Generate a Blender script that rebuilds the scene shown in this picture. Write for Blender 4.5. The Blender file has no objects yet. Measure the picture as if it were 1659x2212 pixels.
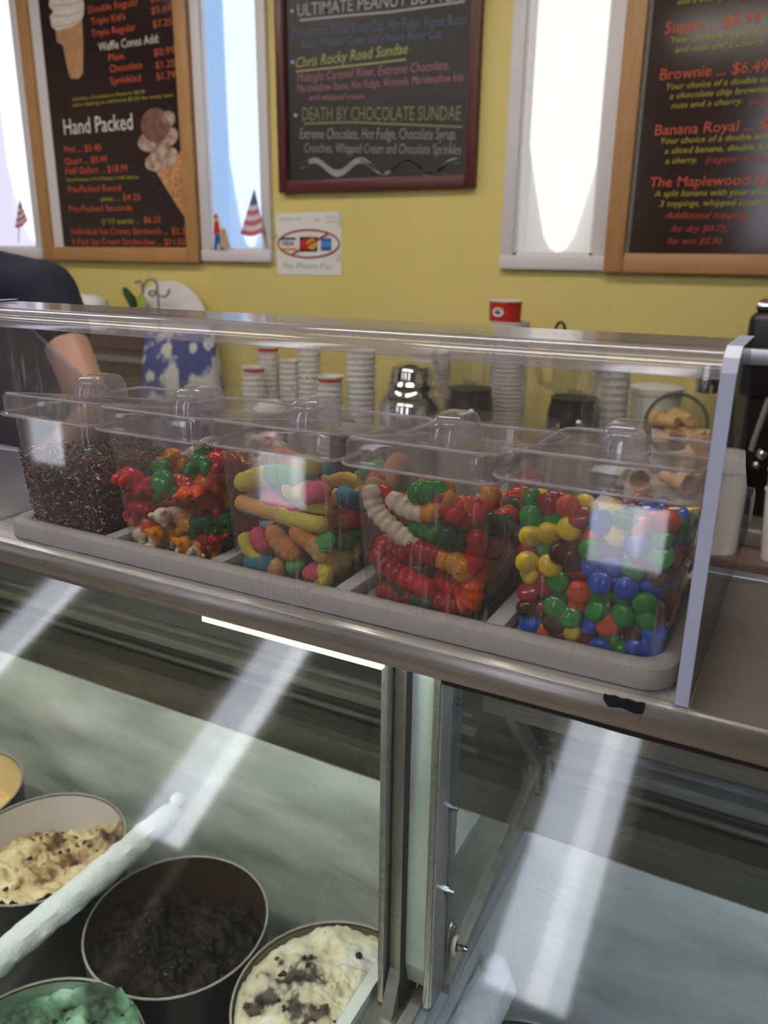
import bpy, bmesh, math, random
import numpy as np
from mathutils import Vector, Matrix, noise

# ------------------------------------------------------------------ camera, light, exposure
scene = bpy.context.scene
COL = scene.collection
ZC = 1.48                      # camera height above the shop floor; everything below is written relative to the camera
FPX, IW, IH = 1718.0, 1659.0, 2212.0
PITCH, YAW, ROLL = math.radians(17.69), math.radians(27.64), math.radians(.745)
_f = Vector((-math.sin(YAW) * math.cos(PITCH), math.cos(YAW) * math.cos(PITCH), -math.sin(PITCH)))
_r0 = Vector((math.cos(YAW), math.sin(YAW), 0)); _u0 = _r0.cross(_f)
_r = math.cos(ROLL) * _r0 + math.sin(ROLL) * _u0
_u = -math.sin(ROLL) * _r0 + math.cos(ROLL) * _u0
cam = bpy.data.cameras.new('camera'); cam_ob = bpy.data.objects.new('camera', cam); COL.objects.link(cam_ob)
cam.sensor_fit = 'VERTICAL'; cam.sensor_height = 36.0; cam.lens = FPX / IH * 36.0
cam.clip_start = .01; cam.clip_end = 50
cam.dof.use_dof = True; cam.dof.focus_distance = .56; cam.dof.aperture_fstop = 9.5
cam_ob.matrix_world = Matrix(((_r.x, _u.x, -_f.x, 0), (_r.y, _u.y, -_f.y, 0), (_r.z, _u.z, -_f.z, ZC), (0, 0, 0, 1)))
scene.camera = cam_ob
vs = scene.view_settings
vs.view_transform = 'Standard'; vs.look = 'None'; vs.gamma = 1.0; vs.use_curve_mapping = False
vs.exposure = 0.42
cy = scene.cycles
cy.use_denoising = True; cy.max_bounces = 6; cy.diffuse_bounces = 2; cy.glossy_bounces = 3
cy.use_adaptive_sampling = True; cy.adaptive_threshold = .10; cy.adaptive_min_samples = 12
cy.transmission_bounces = 3; cy.transparent_max_bounces = 26; cy.caustics_reflective = False; cy.caustics_refractive = False
cy.sample_clamp_indirect = 4.0
world = bpy.data.worlds.new('world'); scene.world = world; world.use_nodes = True
world.node_tree.nodes['Background'].inputs[0].default_value = (.75, .86, 1, 1)
world.node_tree.nodes['Background'].inputs[1].default_value = .6
E_BACK, E_LAMP, E_FRONT, E_CEIL, E_CAB = 3.0, 4.6, 4.2, 178.0, 24.0     # strengths: back panes, their lamps, front panes, added ceiling light watts, cabinet tube

def ray(px, py):
    return (px - IW / 2) / FPX * _r + (IH / 2 - py) / FPX * _u + _f
def on(px, py, axis, val):                     # where the pixel's ray meets the plane axis = val
    d = ray(px, py); return d * (val / d[axis])

# ------------------------------------------------------------------ helpers
BASE = {}
class MB:
    def __init__(s): s.v = []; s.f = []; s.m = []; s.cur = 0
    def add(s, vs, fs):
        o = len(s.v); s.v += [tuple(p) for p in vs]
        for f in fs: s.f.append(tuple(o + i for i in f)); s.m.append(s.cur)
        return s
    def box(s, x0, x1, y0, y1, z0, z1):
        return s.add([(x0,y0,z0),(x1,y0,z0),(x1,y1,z0),(x0,y1,z0),(x0,y0,z1),(x1,y0,z1),(x1,y1,z1),(x0,y1,z1)],
                     [(3,2,1,0),(4,5,6,7),(0,1,5,4),(1,2,6,5),(2,3,7,6),(3,0,4,7)])
    def rbox(s, x0, x1, y0, y1, z0, z1, r=.003, seg=2):
        bm = bmesh.new(); b = MB().box(x0, x1, y0, y1, z0, z1)
        vv = [bm.verts.new(p) for p in b.v]
        for f in b.f: bm.faces.new([vv[i] for i in f])
        bmesh.ops.bevel(bm, geom=list(bm.edges), offset=r, segments=seg, affect='EDGES', profile=.5)
        bm.verts.index_update()
        s.add([v.co[:] for v in bm.verts], [[v.index for v in f.verts] for f in bm.faces]); bm.free(); return s
    def loft(s, rings, cap0=True, cap1=True, closed=True):
        n = len(rings[0]); V = [p for r in rings for p in r]; F = []
        for i in range(len(rings) - 1):
            for j in range(n if closed else n - 1):
                k = (j + 1) % n; F.append((i*n+j, i*n+k, (i+1)*n+k, (i+1)*n+j))
        if cap0: F.append(tuple(range(n))[::-1])
        if cap1: F.append(tuple((len(rings)-1)*n + j for j in range(n)))
        return s.add(V, F)
    def lathe(s, prof, n=24, c=(0,0,0), cap0=True, cap1=True, ax='z', tilt=None):
        rings = []
        for r, h in prof:
            ring = []
            for j in range(n):
                a = 2*math.pi*j/n; p = Vector((r*math.cos(a), r*math.sin(a), h))
                if tilt is not None: p = tilt @ p
                ring.append(tuple(p + Vector(c)))
            rings.append(ring)
        return s.loft(rings, cap0, cap1)
    def tube(s, pts, rad, n=8, caps=True, closed=False):
        pts = [Vector(p) for p in pts]; m = len(pts); rings = []; up = None
        for i, p in enumerate(pts):
            if closed: t = pts[(i+1) % m] - pts[i-1]
            else: t = pts[min(i+1, m-1)] - pts[max(i-1, 0)]
            t.normalize()
            if up is None: up = t.orthogonal().normalized()
            else: up = (up - up.dot(t)*t).normalized()
            w = t.cross(up); r = rad[i] if isinstance(rad, (list, tuple)) else rad
            rings.append([tuple(p + r*(math.cos(2*math.pi*j/n)*up + math.sin(2*math.pi*j/n)*w)) for j in range(n)])
        if closed: rings.append(rings[0]); return s.loft(rings, False, False)
        return s.loft(rings, caps, caps)
    def prism(s, poly, a0, a1, plane='yz', shear=None):
        def P(u, v, a):
            return {'yz': (a, u, v), 'xz': (u, a, v), 'xy': (u, v, a)}[plane]
        r0 = [P(u, v, a0) for u, v in poly]; r1 = [P(u, v, a1) for u, v in poly]
        if shear: r0 = [shear(p) for p in r0]; r1 = [shear(p) for p in r1]
        return s.loft([r0, r1])
    def ball(s, c, r, n=12, m=8):
        rx, ry, rz = r if isinstance(r, (tuple, list)) else (r, r, r)
        rings = []
        for i in range(1, m):
            t = math.pi*i/m
            rings.append([(c[0]+rx*math.sin(t)*math.cos(2*math.pi*j/n), c[1]+ry*math.sin(t)*math.sin(2*math.pi*j/n), c[2]-rz*math.cos(t)) for j in range(n)])
        o = len(s.v); s.loft(rings, False, False)
        b = len(s.v); s.v += [(c[0], c[1], c[2]-rz), (c[0], c[1], c[2]+rz)]
        L = o + (m-2)*n
        for j in range(n):
            s.f.append((o+(j+1) % n, o+j, b)); s.m.append(s.cur); s.f.append((L+j, L+(j+1) % n, b+1)); s.m.append(s.cur)
        return s

def mesh_of(mb, name, mats, off=(0,0,0), smooth=True, ang=35, merge=False):
    me = bpy.data.meshes.new(name)
    me.from_pydata([(v[0]-off[0], v[1]-off[1], v[2]-off[2]) for v in mb.v], [], mb.f)
    for m in (mats if isinstance(mats, (list, tuple)) else [mats]): me.materials.append(m)
    me.polygons.foreach_set('material_index', mb.m)
    bm = bmesh.new(); bm.from_mesh(me)
    if merge: bmesh.ops.remove_doubles(bm, verts=bm.verts, dist=1e-6)
    bmesh.ops.recalc_face_normals(bm, faces=bm.faces)
    if smooth:
        a = math.radians(ang)
        for f in bm.faces: f.smooth = True
        for e in bm.edges:
            if len(e.link_faces) == 2 and e.calc_face_angle(0) > a: e.smooth = False
    bm.to_mesh(me); bm.free(); return me

def tag(o, label=None, cat=None, group=None, kind=None):
    if label: o['label'] = label
    if cat: o['category'] = cat
    if group: o['group'] = group
    if kind: o['kind'] = kind
    return o
def thing(name, base, label=None, cat=None, group=None, kind=None):
    o = bpy.data.objects.new(name, None); COL.objects.link(o); o.empty_display_size = .02
    o.location = (base[0], base[1], base[2] + ZC); BASE[o.name] = Vector(base)
    return tag(o, label, cat, group, kind)
def obj(name, mb, mats, parent=None, label=None, cat=None, group=None, kind=None, smooth=True, ang=35, merge=False):
    if parent is not None: b = BASE[parent.name]
    else:
        A = np.array(mb.v); b = Vector(((A[:,0].min()+A[:,0].max())/2, (A[:,1].min()+A[:,1].max())/2, A[:,2].min()))
    me = mesh_of(mb, name, mats, b, smooth, ang, merge)
    o = bpy.data.objects.new(name, me); COL.objects.link(o)
    if parent is not None: o.parent = parent
    else: o.location = (b[0], b[1], b[2] + ZC)
    BASE[o.name] = Vector(b)
    return tag(o, label, cat, group, kind)
def inst(name, me, loc, rot=None, label=None, cat=None, group=None, parent=None, scale=1):
    o = bpy.data.objects.new(name, me); COL.objects.link(o)
    o.location = (loc[0], loc[1], loc[2] + (0 if parent else ZC))
    if rot is not None: o.rotation_euler = rot
    if scale != 1: o.scale = (scale,)*3
    if parent is not None: o.parent = parent
    return tag(o, label, cat, group)

# ------------------------------------------------------------------ materials
def nodes(name):
    m = bpy.data.materials.new(name); m.use_nodes = True; nt = m.node_tree; nt.nodes.clear()
    out = nt.nodes.new('ShaderNodeOutputMaterial'); return m, nt, out
def lin(c):
    return tuple(((x/255)/12.92 if x/255 <= .04045 else ((x/255+.055)/1.055)**2.4) for x in c) + (1,)
def tex(nt, kind='noise', scale=10, detail=3, stretch=None, coord='Object'):
    tc = nt.nodes.new('ShaderNodeTexCoord'); src = tc.outputs[coord]
    if stretch:
        mp = nt.nodes.new('ShaderNodeMapping'); mp.inputs['Scale'].default_value = stretch
        nt.links.new(src, mp.inputs[0]); src = mp.outputs[0]
    if kind == 'noise':
        n = nt.nodes.new('ShaderNodeTexNoise'); n.inputs['Scale'].default_value = scale; n.inputs['Detail'].default_value = detail
        o = n.outputs['Fac']
    else:
        n = nt.nodes.new('ShaderNodeTexVoronoi'); n.inputs['Scale'].default_value = scale; o = n.outputs['Distance' if kind == 'voronoi' else 'Color']
    nt.links.new(src, n.inputs['Vector']); return o
def ramp(nt, src, stops):
    r = nt.nodes.new('ShaderNodeValToRGB'); el = r.color_ramp.elements
    while len(el) < len(stops): el.new(.5)
    for e, (p, c) in zip(el, stops): e.position = p; e.color = c
    nt.links.new(src, r.inputs[0]); return r.outputs[0]
def pm(name, rgb, rough=.5, metal=0, spec=.5, var=.06, vscale=12, stretch=None, bump=0, bscale=60, rgb2=None, stops=None, coat=0, sss=0, trans=0, kind='noise', detail=3, ior=1.5, bstretch=None):
    m, nt, out = nodes(name); b = nt.nodes.new('ShaderNodeBsdfPrincipled'); nt.links.new(b.outputs[0], out.inputs[0])
    c = lin(rgb)
    if stops: col = ramp(nt, tex(nt, kind, vscale, detail, stretch), [(p, lin(q)) for p, q in stops])
    else:
        c2 = lin(rgb2) if rgb2 else tuple(max(0, x*(1-2*var)) for x in c[:3]) + (1,)
        col = ramp(nt, tex(nt, kind, vscale, detail, stretch), [(.3, c2), (.7, c)])
    nt.links.new(col, b.inputs['Base Color'])
    b.inputs['Roughness'].default_value = rough; b.inputs['Metallic'].default_value = metal
    b.inputs['Specular IOR Level'].default_value = spec; b.inputs['Coat Weight'].default_value = coat
    b.inputs['IOR'].default_value = ior; b.inputs['Transmission Weight'].default_value = trans
    if sss:
        b.inputs['Subsurface Weight'].default_value = sss; b.inputs['Subsurface Radius'].default_value = c[:3]
        b.inputs['Subsurface Scale'].default_value = .006
    if bump:
        bp = nt.nodes.new('ShaderNodeBump'); bp.inputs['Strength'].default_value = bump; bp.inputs['Distance'].default_value = .002
        nt.links.new(tex(nt, 'noise', bscale, 4, bstretch or stretch), bp.inputs['Height']); nt.links.new(bp.outputs[0], b.inputs['Normal'])
    return m
def clear(name, tint=(1,1,1), f0=.05, rough=.02, haze=.03, hcol=(225,225,235), scratch=0, hvar=0):
    # thin clear plastic or glass sheet: see-through, mirror-like at glancing angles, a little milky haze and scratches
    m, nt, out = nodes(name)
    lw = nt.nodes.new('ShaderNodeLayerWeight'); lw.inputs[0].default_value = .5
    pw = nt.nodes.new('ShaderNodeMath'); pw.operation = 'POWER'; nt.links.new(lw.outputs['Facing'], pw.inputs[0]); pw.inputs[1].default_value = 5
    ma = nt.nodes.new('ShaderNodeMath'); ma.operation = 'MULTIPLY_ADD'; nt.links.new(pw.outputs[0], ma.inputs[0]); ma.inputs[1].default_value = 1-f0; ma.inputs[2].default_value = f0
    tr = nt.nodes.new('ShaderNodeBsdfTransparent'); tr.inputs[0].default_value = tuple(tint) + (1,)
    gl = nt.nodes.new('ShaderNodeBsdfGlossy'); gl.inputs['Roughness'].default_value = rough
    mx = nt.nodes.new('ShaderNodeMixShader'); nt.links.new(ma.outputs[0], mx.inputs[0]); nt.links.new(tr.outputs[0], mx.inputs[1]); nt.links.new(gl.outputs[0], mx.inputs[2])
    df = nt.nodes.new('ShaderNodeBsdfDiffuse'); df.inputs[0].default_value = lin(hcol)
    tl = nt.nodes.new('ShaderNodeBsdfTranslucent'); tl.inputs[0].default_value = lin(hcol)
    hz = nt.nodes.new('ShaderNodeMixShader'); hz.inputs[0].default_value = .5; nt.links.new(df.outputs[0], hz.inputs[1]); nt.links.new(tl.outputs[0], hz.inputs[2])
    m2 = nt.nodes.new('ShaderNodeMixShader'); m2.inputs[0].default_value = haze
    if scratch or hvar:
        s1 = ramp(nt, tex(nt, 'noise', 22, 2, (1, 1, .9)), [(.35, (haze,)*3 + (1,)), (.8, (haze+hvar,)*3 + (1,))])
        s2 = ramp(nt, tex(nt, 'noise', 260, 1, (1.0, 1.0, .09)), [(.62, (0, 0, 0, 1)), (.78, (scratch,)*3 + (1,))])
        s3 = ramp(nt, tex(nt, 'noise', 9, 0), [(.5, (0, 0, 0, 1)), (.66, (1, 1, 1, 1))])
        mu = nt.nodes.new('ShaderNodeMath'); mu.operation = 'MULTIPLY'; nt.links.new(s2, mu.inputs[0]); nt.links.new(s3, mu.inputs[1])
        ad = nt.nodes.new('ShaderNodeMath'); ad.operation = 'ADD'; nt.links.new(s1, ad.inputs[0]); nt.links.new(mu.outputs[0], ad.inputs[1])
        nt.links.new(ad.outputs[0], m2.inputs[0])
    nt.links.new(mx.outputs[0], m2.inputs[1]); nt.links.new(hz.outputs[0], m2.inputs[2]); nt.links.new(m2.outputs[0], out.inputs[0])
    return m
def glow(name, rgb, strength, through=0.0):
    m, nt, out = nodes(name); e = nt.nodes.new('ShaderNodeEmission'); e.inputs[0].default_value = lin(rgb); e.inputs[1].default_value = strength
    if through:
        t = nt.nodes.new('ShaderNodeBsdfTransparent'); x = nt.nodes.new('ShaderNodeMixShader'); x.inputs[0].default_value = 1-through
        nt.links.new(t.outputs[0], x.inputs[1]); nt.links.new(e.outputs[0], x.inputs[2]); nt.links.new(x.outputs[0], out.inputs[0])
    else: nt.links.new(e.outputs[0], out.inputs[0])
    return m
def steel(name, rgb=(150,146,140), rough=.28, stretch=(2, 60, 60), var=.12, bump=.05, metal=1.0):
    return pm(name, rgb, rough, metal, .5, var, 6, stretch, bump, 8, bstretch=stretch)

M = {}
M['yellow'] = pm('yellow_paint', (224,206,128), .55, var=.02, vscale=4, bump=.05, bscale=90)
M['white_paint'] = pm('white_paint', (222,218,222), .4, var=.02)
M['cream'] = pm('cream_paint', (232,226,212), .7, var=.03)
M['tan_paint'] = pm('tan_paint', (116,113,112), .7, var=.04)
M['floor'] = pm('floor_tile', (150,132,118), .4, var=.12, vscale=5)
M['wood'] = pm('oak', (190,142,92), .45, var=.1, vscale=7, stretch=(14, 14, 1.2), bump=.05)
M['wood_h'] = pm('oak_rail', (190,142,92), .45, var=.1, vscale=7, stretch=(1.2, 14, 14), bump=.05)
M['maroon'] = pm('maroon_wood', (96,42,42), .35, var=.15, vscale=8, stretch=(8, 8, 1))
M['board'] = pm('menu_print', (44,30,34), .12, spec=.5, var=.05)
M['board_brown'] = pm('menu_print_brown', (52,34,28), .14, spec=.45, var=.05)
M['slate'] = pm('chalkboard', (38,36,36), .45, var=.15, vscale=9)
for k, c in dict(orange=(205,92,62), cream_t=(225,215,205), yellow_t=(178,164,62), red_t=(176,70,60), chalk_w=(178,182,190), chalk_b=(108,124,152), chalk_y=(176,182,112), chalk_p=(190,128,146), chalk_o=(128,136,98), chalk_g=(160,164,160), faint=(160,184,196), visa_b=(40,62,140), visa_y=(214,164,70), black=(22,20,22), navy=(24,30,62), red=(204,46,38), amex=(38,98,190), amex_l=(92,140,196), white=(232,230,228), no_red=(160,52,56), green_d=(40,70,34), lime=(180,190,90), grey=(128,128,126), gold=(170,140,70)).items():
    M[k] = pm('print_' + k, c, .6, spec=.3, var=.03)
M['steel'] = steel('brushed_steel', (204,201,196), .30, (2, 50, 50), .09, metal=.92)
M['steel_d'] = steel('dull_steel', (184,180,174), .38, (3, 30, 30), metal=.72)
M['steel_r'] = steel('rear_steel', (106,104,104), .33, (3, 30, 30), .2, metal=.85)
M['steel_o'] = steel('overlay_steel', (172,168,164), .36, (4, 8, 30), .06, metal=.8)
M['steel_y'] = steel('rail_steel', (176,174,160), .34, (60, 3, 60), metal=.75)
M['steel_w'] = pm('bright_steel_lip', (205,214,228), .35, .85, var=.05)
M['chrome'] = pm('chrome', (205,205,205), .07, 1.0, var=.03)
M['screw'] = pm('screw_steel', (176,176,168), .22, 1.0, var=.05)
M['black_plastic'] = pm('black_plastic', (26,25,27), .32, var=.08)
M['black_rubber'] = pm('black_rubber', (16,15,16), .7, var=.1)
M['velcro'] = pm('velcro', (20,24,36), .95, var=.25, vscale=300, bump=.6, bscale=900)
M['tray'] = pm('tray_plastic', (178,175,174), .38, var=.03, spec=.4)
M['acrylic'] = clear('acrylic_front', (.985,.985,.99), .04, .03, .014, (232,228,226), .26, .03)
M['acrylic_top'] = clear('acrylic_top', (.93,.92,.92), .07, .10, 0.260, (190,184,182))  # grey haze stands in for glancing reflections on the top sheet
M['acrylic_bend'] = clear('acrylic_bend', (.93,.93,.95), .08, .08, 0.26, (214,210,224))
M['acrylic_end'] = clear('acrylic_end', (.78,.80,.86), .06, .02, 0.062, (180,186,216))  # dark tint and bluish haze stand in for the sheet's dark reflection
M['acrylic_edge'] = pm('acrylic_edge', (184,190,224), .3, var=.03, trans=0.0, spec=.6)
M['bin'] = clear('bin_plastic', (.965,.96,.965), .05, .035, 0.070, (226,224,230))
M['lid'] = clear('lid_plastic', (.95,.945,.955), .07, .06, 0.192, (228,220,228))
M['handle'] = clear('handle_plastic', (.93,.93,.97), .10, .05, .20, (230,230,244))
M['lid_top'] = clear('lid_top_plastic', (.95,.945,.955), .06, .06, 0.061, (226,222,224))
M['lid_highlight'] = clear('lid_highlight_plastic', (.95,.95,.97), .12, .08, .45, (236,230,240))
M['glass'] = clear('front_glass', (.955,.975,.965), .05, .045, 0.006, (215,225,225))
M['side_glass'] = clear('side_glass', (.93,.94,.94), .07, .03, 0.050, (170,170,165))
M['jar_glass'] = clear('jar_glass', (.93,.95,.93), .08, .02, .03)
M['jug_glass'] = clear('jug_glass', (.90,.91,.91), .08, .03, .05, (150,155,155))
M['foam'] = pm('foam_gasket', (214,226,214), .8, var=.06, vscale=40, bump=.2)
M['frost'] = pm('frost_wall', (0,0,0), .75, stops=[(.25,(158,162,158)), (.48,(204,208,202)), (.72,(238,240,242))], vscale=4, detail=7, stretch=(1, 1, 3.0), bump=.5, bscale=26)
M['snow'] = pm('frost_snow', (236,240,246), .9, var=.03, vscale=60, bump=.8, bscale=220, sss=0)
M['grey_olive'] = steel('olive_steel', (112,110,100), .45, (3, 30, 30), metal=.7)
M['board_card'] = pm('tub_card', (8,18,34), .35, var=.2, vscale=5)
M['rim_card'] = pm('rim_card', (186,182,172), .6, var=.15, vscale=30)
M['paper'] = pm('paper_cup', (236,232,228), .6, var=.02)
M['skin'] = pm('skin', (198,150,128), .5, var=.05, vscale=8)
M['shirt'] = pm('navy_shirt', (20,24,48), .85, var=.15, vscale=30, bump=.2, bscale=300)
M['trousers'] = pm('dark_trousers', (40,40,44), .85, var=.15)
M['hair'] = pm('brown_hair', (70,48,34), .6, var=.3, vscale=80, stretch=(1, 1, .1))
M['counter'] = pm('counter_top', (120,98,92), .35, var=.1, vscale=20)
M['counter_front'] = pm('counter_front', (46,46,52), .5, var=.1)
M['win_film'] = {}

# ------------------------------------------------------------------ the room
YW, YF, XL, XR, ZT, ZB = 2.40, -1.45, -4.3, 1.7, 1.25, -ZC
def wall_y(name, y0, y1, holes, mat):
    mb = MB(); xs = [XL]
    for a, b, z0, z1 in sorted(holes):
        mb.box(xs[-1], a, y0, y1, ZB, ZT); mb.box(a, b, y0, y1, ZB, z0); mb.box(a, b, y0, y1, z1, ZT); xs.append(b)
    mb.box(xs[-1], XR, y0, y1, ZB, ZT)
    return obj(name, mb, mat, kind='structure', smooth=False)
obj('floor', MB().box(XL, XR, YF, YW, ZB-.05, ZB), M['floor'], kind='structure', smooth=False)
obj('ceiling', MB().box(XL, XR, YF, YW, ZT, ZT+.05), M['cream'], kind='structure', smooth=False)
obj('wall_left', MB().box(XL-.1, XL, YF-.2, YW+.2, ZB, ZT), M['cream'], kind='structure', smooth=False)
obj('wall_right', MB().box(XR, XR+.1, YF-.2, YW+.2, ZB, ZT), M['cream'], kind='structure', smooth=False)
BW = [(-3.15, -2.885, .022, 1.12), (-1.973, -1.740, .022, 1.12), (-.828, -.592, .014, 1.12)]
FW = [(-2.90, -2.68, -.86, 1.12), (-1.70, -1.48, -.86, 1.12), (-.50, -.27, -.86, 1.12)]
wall_y('wall_back', YW, YW+.12, BW, M['yellow'])
wall_y('wall_front', YF-.12, YF, FW, M['tan_paint'])
def window(n, a, b, z0, z1, y, s, film, lamp, lx, lz0, lw, jl=.039, jr=.039, jb=.04, mid=None):
    w = thing('window_%d' % n, ((a+b)/2, y, z0), kind='structure')
    d = .016*s                                           # how far the frame stands into the room
    def bar(nm, x0, x1, u0, u1, dd=1.0): return obj(nm, MB().rbox(x0, x1, min(y-d*dd, y+.01*s), max(y-d*dd, y+.01*s), u0, u1, .003), M['white_paint'], w)
    bar('jamb', a-jl, a, z0, z1+.04); bar('jamb', b, b+jr, z0, z1+.04); bar('sill', a-jl, b+jr, z0-jb, z0, 1.3); bar('head', a-jl, b+jr, z1+.04, z1+.08)
    for x0, x1, u0, u1 in ((a, a+.008, z0, z1), (b-.008, b, z0, z1), (a, b, z0, z0+.008)):
        obj('stop_bead', MB().box(x0, x1, min(y-.006*s, y+.012*s), max(y-.006*s, y+.012*s), u0, u1), M['white_paint'], w, smooth=False)
    if mid: obj('glow_cut_panel', MB().rbox(a, b, min(y-d, y+.01*s), max(y-d, y+.01*s), mid[0], mid[1], .003), M['tan_paint'], w)  # unseen panel added to cut the pane's reflected glow short
    yb = y+.11*s; mb = MB()
    for x0, x1 in ((a-.005, a), (b, b+.005)): mb.box(x0, x1, min(y+.01*s, yb), max(y+.01*s, yb), z0, z1)
    mb.box(a, b, min(yb, yb+.005*s), max(yb, yb+.005*s), z0, z1); mb.box(a, b, min(y+.01*s, yb), max(y+.01*s, yb), z0-.005, z0); mb.box(a, b, min(y+.01*s, yb), max(y+.01*s, yb), z1, z1+.005)
    obj('light_box', mb, M['white_paint'], w, smooth=False)
    obj('pane', MB().box(a, b, y+.012*s-.0015, y+.012*s+.0015, z0, z1), film, w, smooth=False)
    mb = MB(); prof = [(.002, lz0), (lw*.25, lz0+.012), (lw*.45, lz0+.05), (lw*.62, lz0+.12), (lw*.8, lz0+.2), (lw, lz0+.3), (lw, z1-.02)]
    mb.lathe(prof, 20, (0, 0, 0)); mb.v = [(lx+a_, y+.06*s+b_*min(1, .04/lw), c_) for a_, b_, c_ in mb.v]; obj('lamp', mb, lamp, w)
    return w
fm_blue = glow('blue_film', (172,206,255), .72, .30); fm_white = glow('white_film', (236,232,228), .50, .30); fm_lav = glow('lavender_film', (225,220,255), .9, .3)
lamp_w = glow('pane_lamp', (255,252,248), E_LAMP); lamp_w.cycles.emission_sampling = 'NONE'
window(1, *BW[0], YW, 1, fm_lav, lamp_w, -2.98, .05, .10)
window(2, *BW[1], YW, 1, fm_blue, lamp_w, -1.845, .03, .075, jr=.036)
window(3, *BW[2], YW, 1, fm_white, lamp_w, -.712, .022, .108)
fm_front = glow('front_film', (236,240,255), E_FRONT, .30); lamp_f = glow('front_lamp', (255,252,246), E_FRONT*6); lamp_f.cycles.emission_sampling = 'NONE'
for i, (a, b, z0, z1) in enumerate(FW): window(4+i, a, b, z0, z1, YF, -1, fm_front, lamp_f, (a+b)/2+.02, z0+.02, .027, mid=(-.66, .12))
for i, (x, y) in enumerate(((-2.4, 1.2), (-.6, 1.2), (-1.9, -.45), (-.3, -.45))):  # unseen ceiling lights, added to brighten the room and the bin fronts
    t = thing('added_ceiling_light', (x, y, ZT-.05), 'unseen long white ceiling light added ' + ('over the left work aisle', 'over the right work aisle', 'over the left customer side', 'over the right customer side')[i], 'ceiling light', 'unseen added ceiling lights')
    obj('housing', MB().box(x-.62, x+.62, y-.16, y+.16, ZT-.03, ZT), M['white_paint'], t, smooth=False)
    obj('diffuser', MB().box(x-.6, x+.6, y-.14, y+.14, ZT-.045, ZT-.03), glow('added_ceiling_diffuser', (255,246,232), E_CEIL/20), t, smooth=False)

# ------------------------------------------------------------------ lettering
def text_mesh(s, shear=0, bold=0):
    cu = bpy.data.curves.new('t', 'FONT'); cu.body = s; cu.size = 1; cu.shear = shear; cu.resolution_u = 2; cu.offset = bold
    ob = bpy.data.objects.new('t', cu); me = bpy.data.meshes.new_from_object(ob)
    v = np.empty(len(me.vertices)*3); me.vertices.foreach_get('co', v); v = v.reshape(-1, 3); f = [tuple(p.vertices) for p in me.polygons]
    bpy.data.objects.remove(ob); bpy.data.curves.remove(cu); bpy.data.meshes.remove(me); return v, f
CAP = text_mesh('H')[0][:,1].max()
def wtext(s, p0, p1, hpx, mat, parent, y, shear=0, sub=None, bold=.004, rot=0, name='lettering'):
    v, f = text_mesh(s, shear, bold); w = text_mesh(sub, shear, bold)[0] if sub else v
    A = on(p0[0], p0[1], 1, y); B = on(p1[0], p1[1], 1, y); C = on(p0[0], p0[1]-hpx, 1, y)
    x0, x1 = w[:,0].min(), w[:,0].max(); sx = (B.x-A.x)/(x1-x0); sz = (C.z-A.z)/CAP; sl = (B.z-A.z)/(B.x-A.x) if rot else 0
    mb = MB(); mb.add([(A.x+(p[0]-x0)*sx, y, A.z+p[1]*sz+(p[0]-x0)*sx*sl) for p in v], f)
    return obj(name, mb, mat, parent, smooth=False)
def flat(name, pts_px, mat, parent, y, dy=0):
    mb = MB(); mb.add([tuple(on(px, py, 1, y)) for px, py in pts_px], [tuple(range(len(pts_px)))])
    for i, p in enumerate(mb.v): mb.v[i] = (p[0], y-dy, p[2])
    return obj(name, mb, mat, parent, smooth=False)
def stroke(name, pts_px, wpx, mat, parent, y):
    P = [on(px, py, 1, y) for px, py in pts_px]; mb = MB(); V = []; k = on(830, 300, 1, y); w = (on(830, 300-wpx, 1, y).z-k.z)/2; F = []
    for i, p in enumerate(P):
        t = P[min(i+1, len(P)-1)] - P[max(i-1, 0)]; t.normalize(); n = Vector((-t.z, 0, t.x))*w; V += [tuple(p+n), tuple(p-n)]
        if i: F.append((2*i-2, 2*i-1, 2*i+1, 2*i))
    mb.add(V, F); return obj(name, mb, mat, parent, smooth=False)
z1 = lambda x, y: (x/2.765, y/2.765)
z2 = lambda x, y: (560+x/2.9625, y/2.9625)
z3 = lambda x, y: (1060+x/2.7695, y/2.7695)
def oval(cx, cy, rx, ry, n=20, a0=0, a1=360, rot=0):
    o = []; r = math.radians(rot)
    for i in range(n):
        a = math.radians(a0+(a1-a0)*i/(n if a1-a0 == 360 else n-1)); u, v = rx*math.cos(a), ry*math.sin(a); o.append((cx+u*math.cos(r)-v*math.sin(r), cy+u*math.sin(r)+v*math.cos(r)))
    return o

def framed(t, x0, x1, zb, zt, wx, wz, mat, math_, y0, depth=.03):
    for a, b in ((x0, x0+wx), (x1-wx, x1)): obj('frame_stile', MB().rbox(a, b, y0-depth, y0, zb, zt, .004), mat, t)
    for a, b in ((zb, zb+wz), (zt-wz, zt)): obj('frame_rail', MB().rbox(x0+wx, x1-wx, y0-depth, y0, a, b, .004), math_, t)

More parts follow.
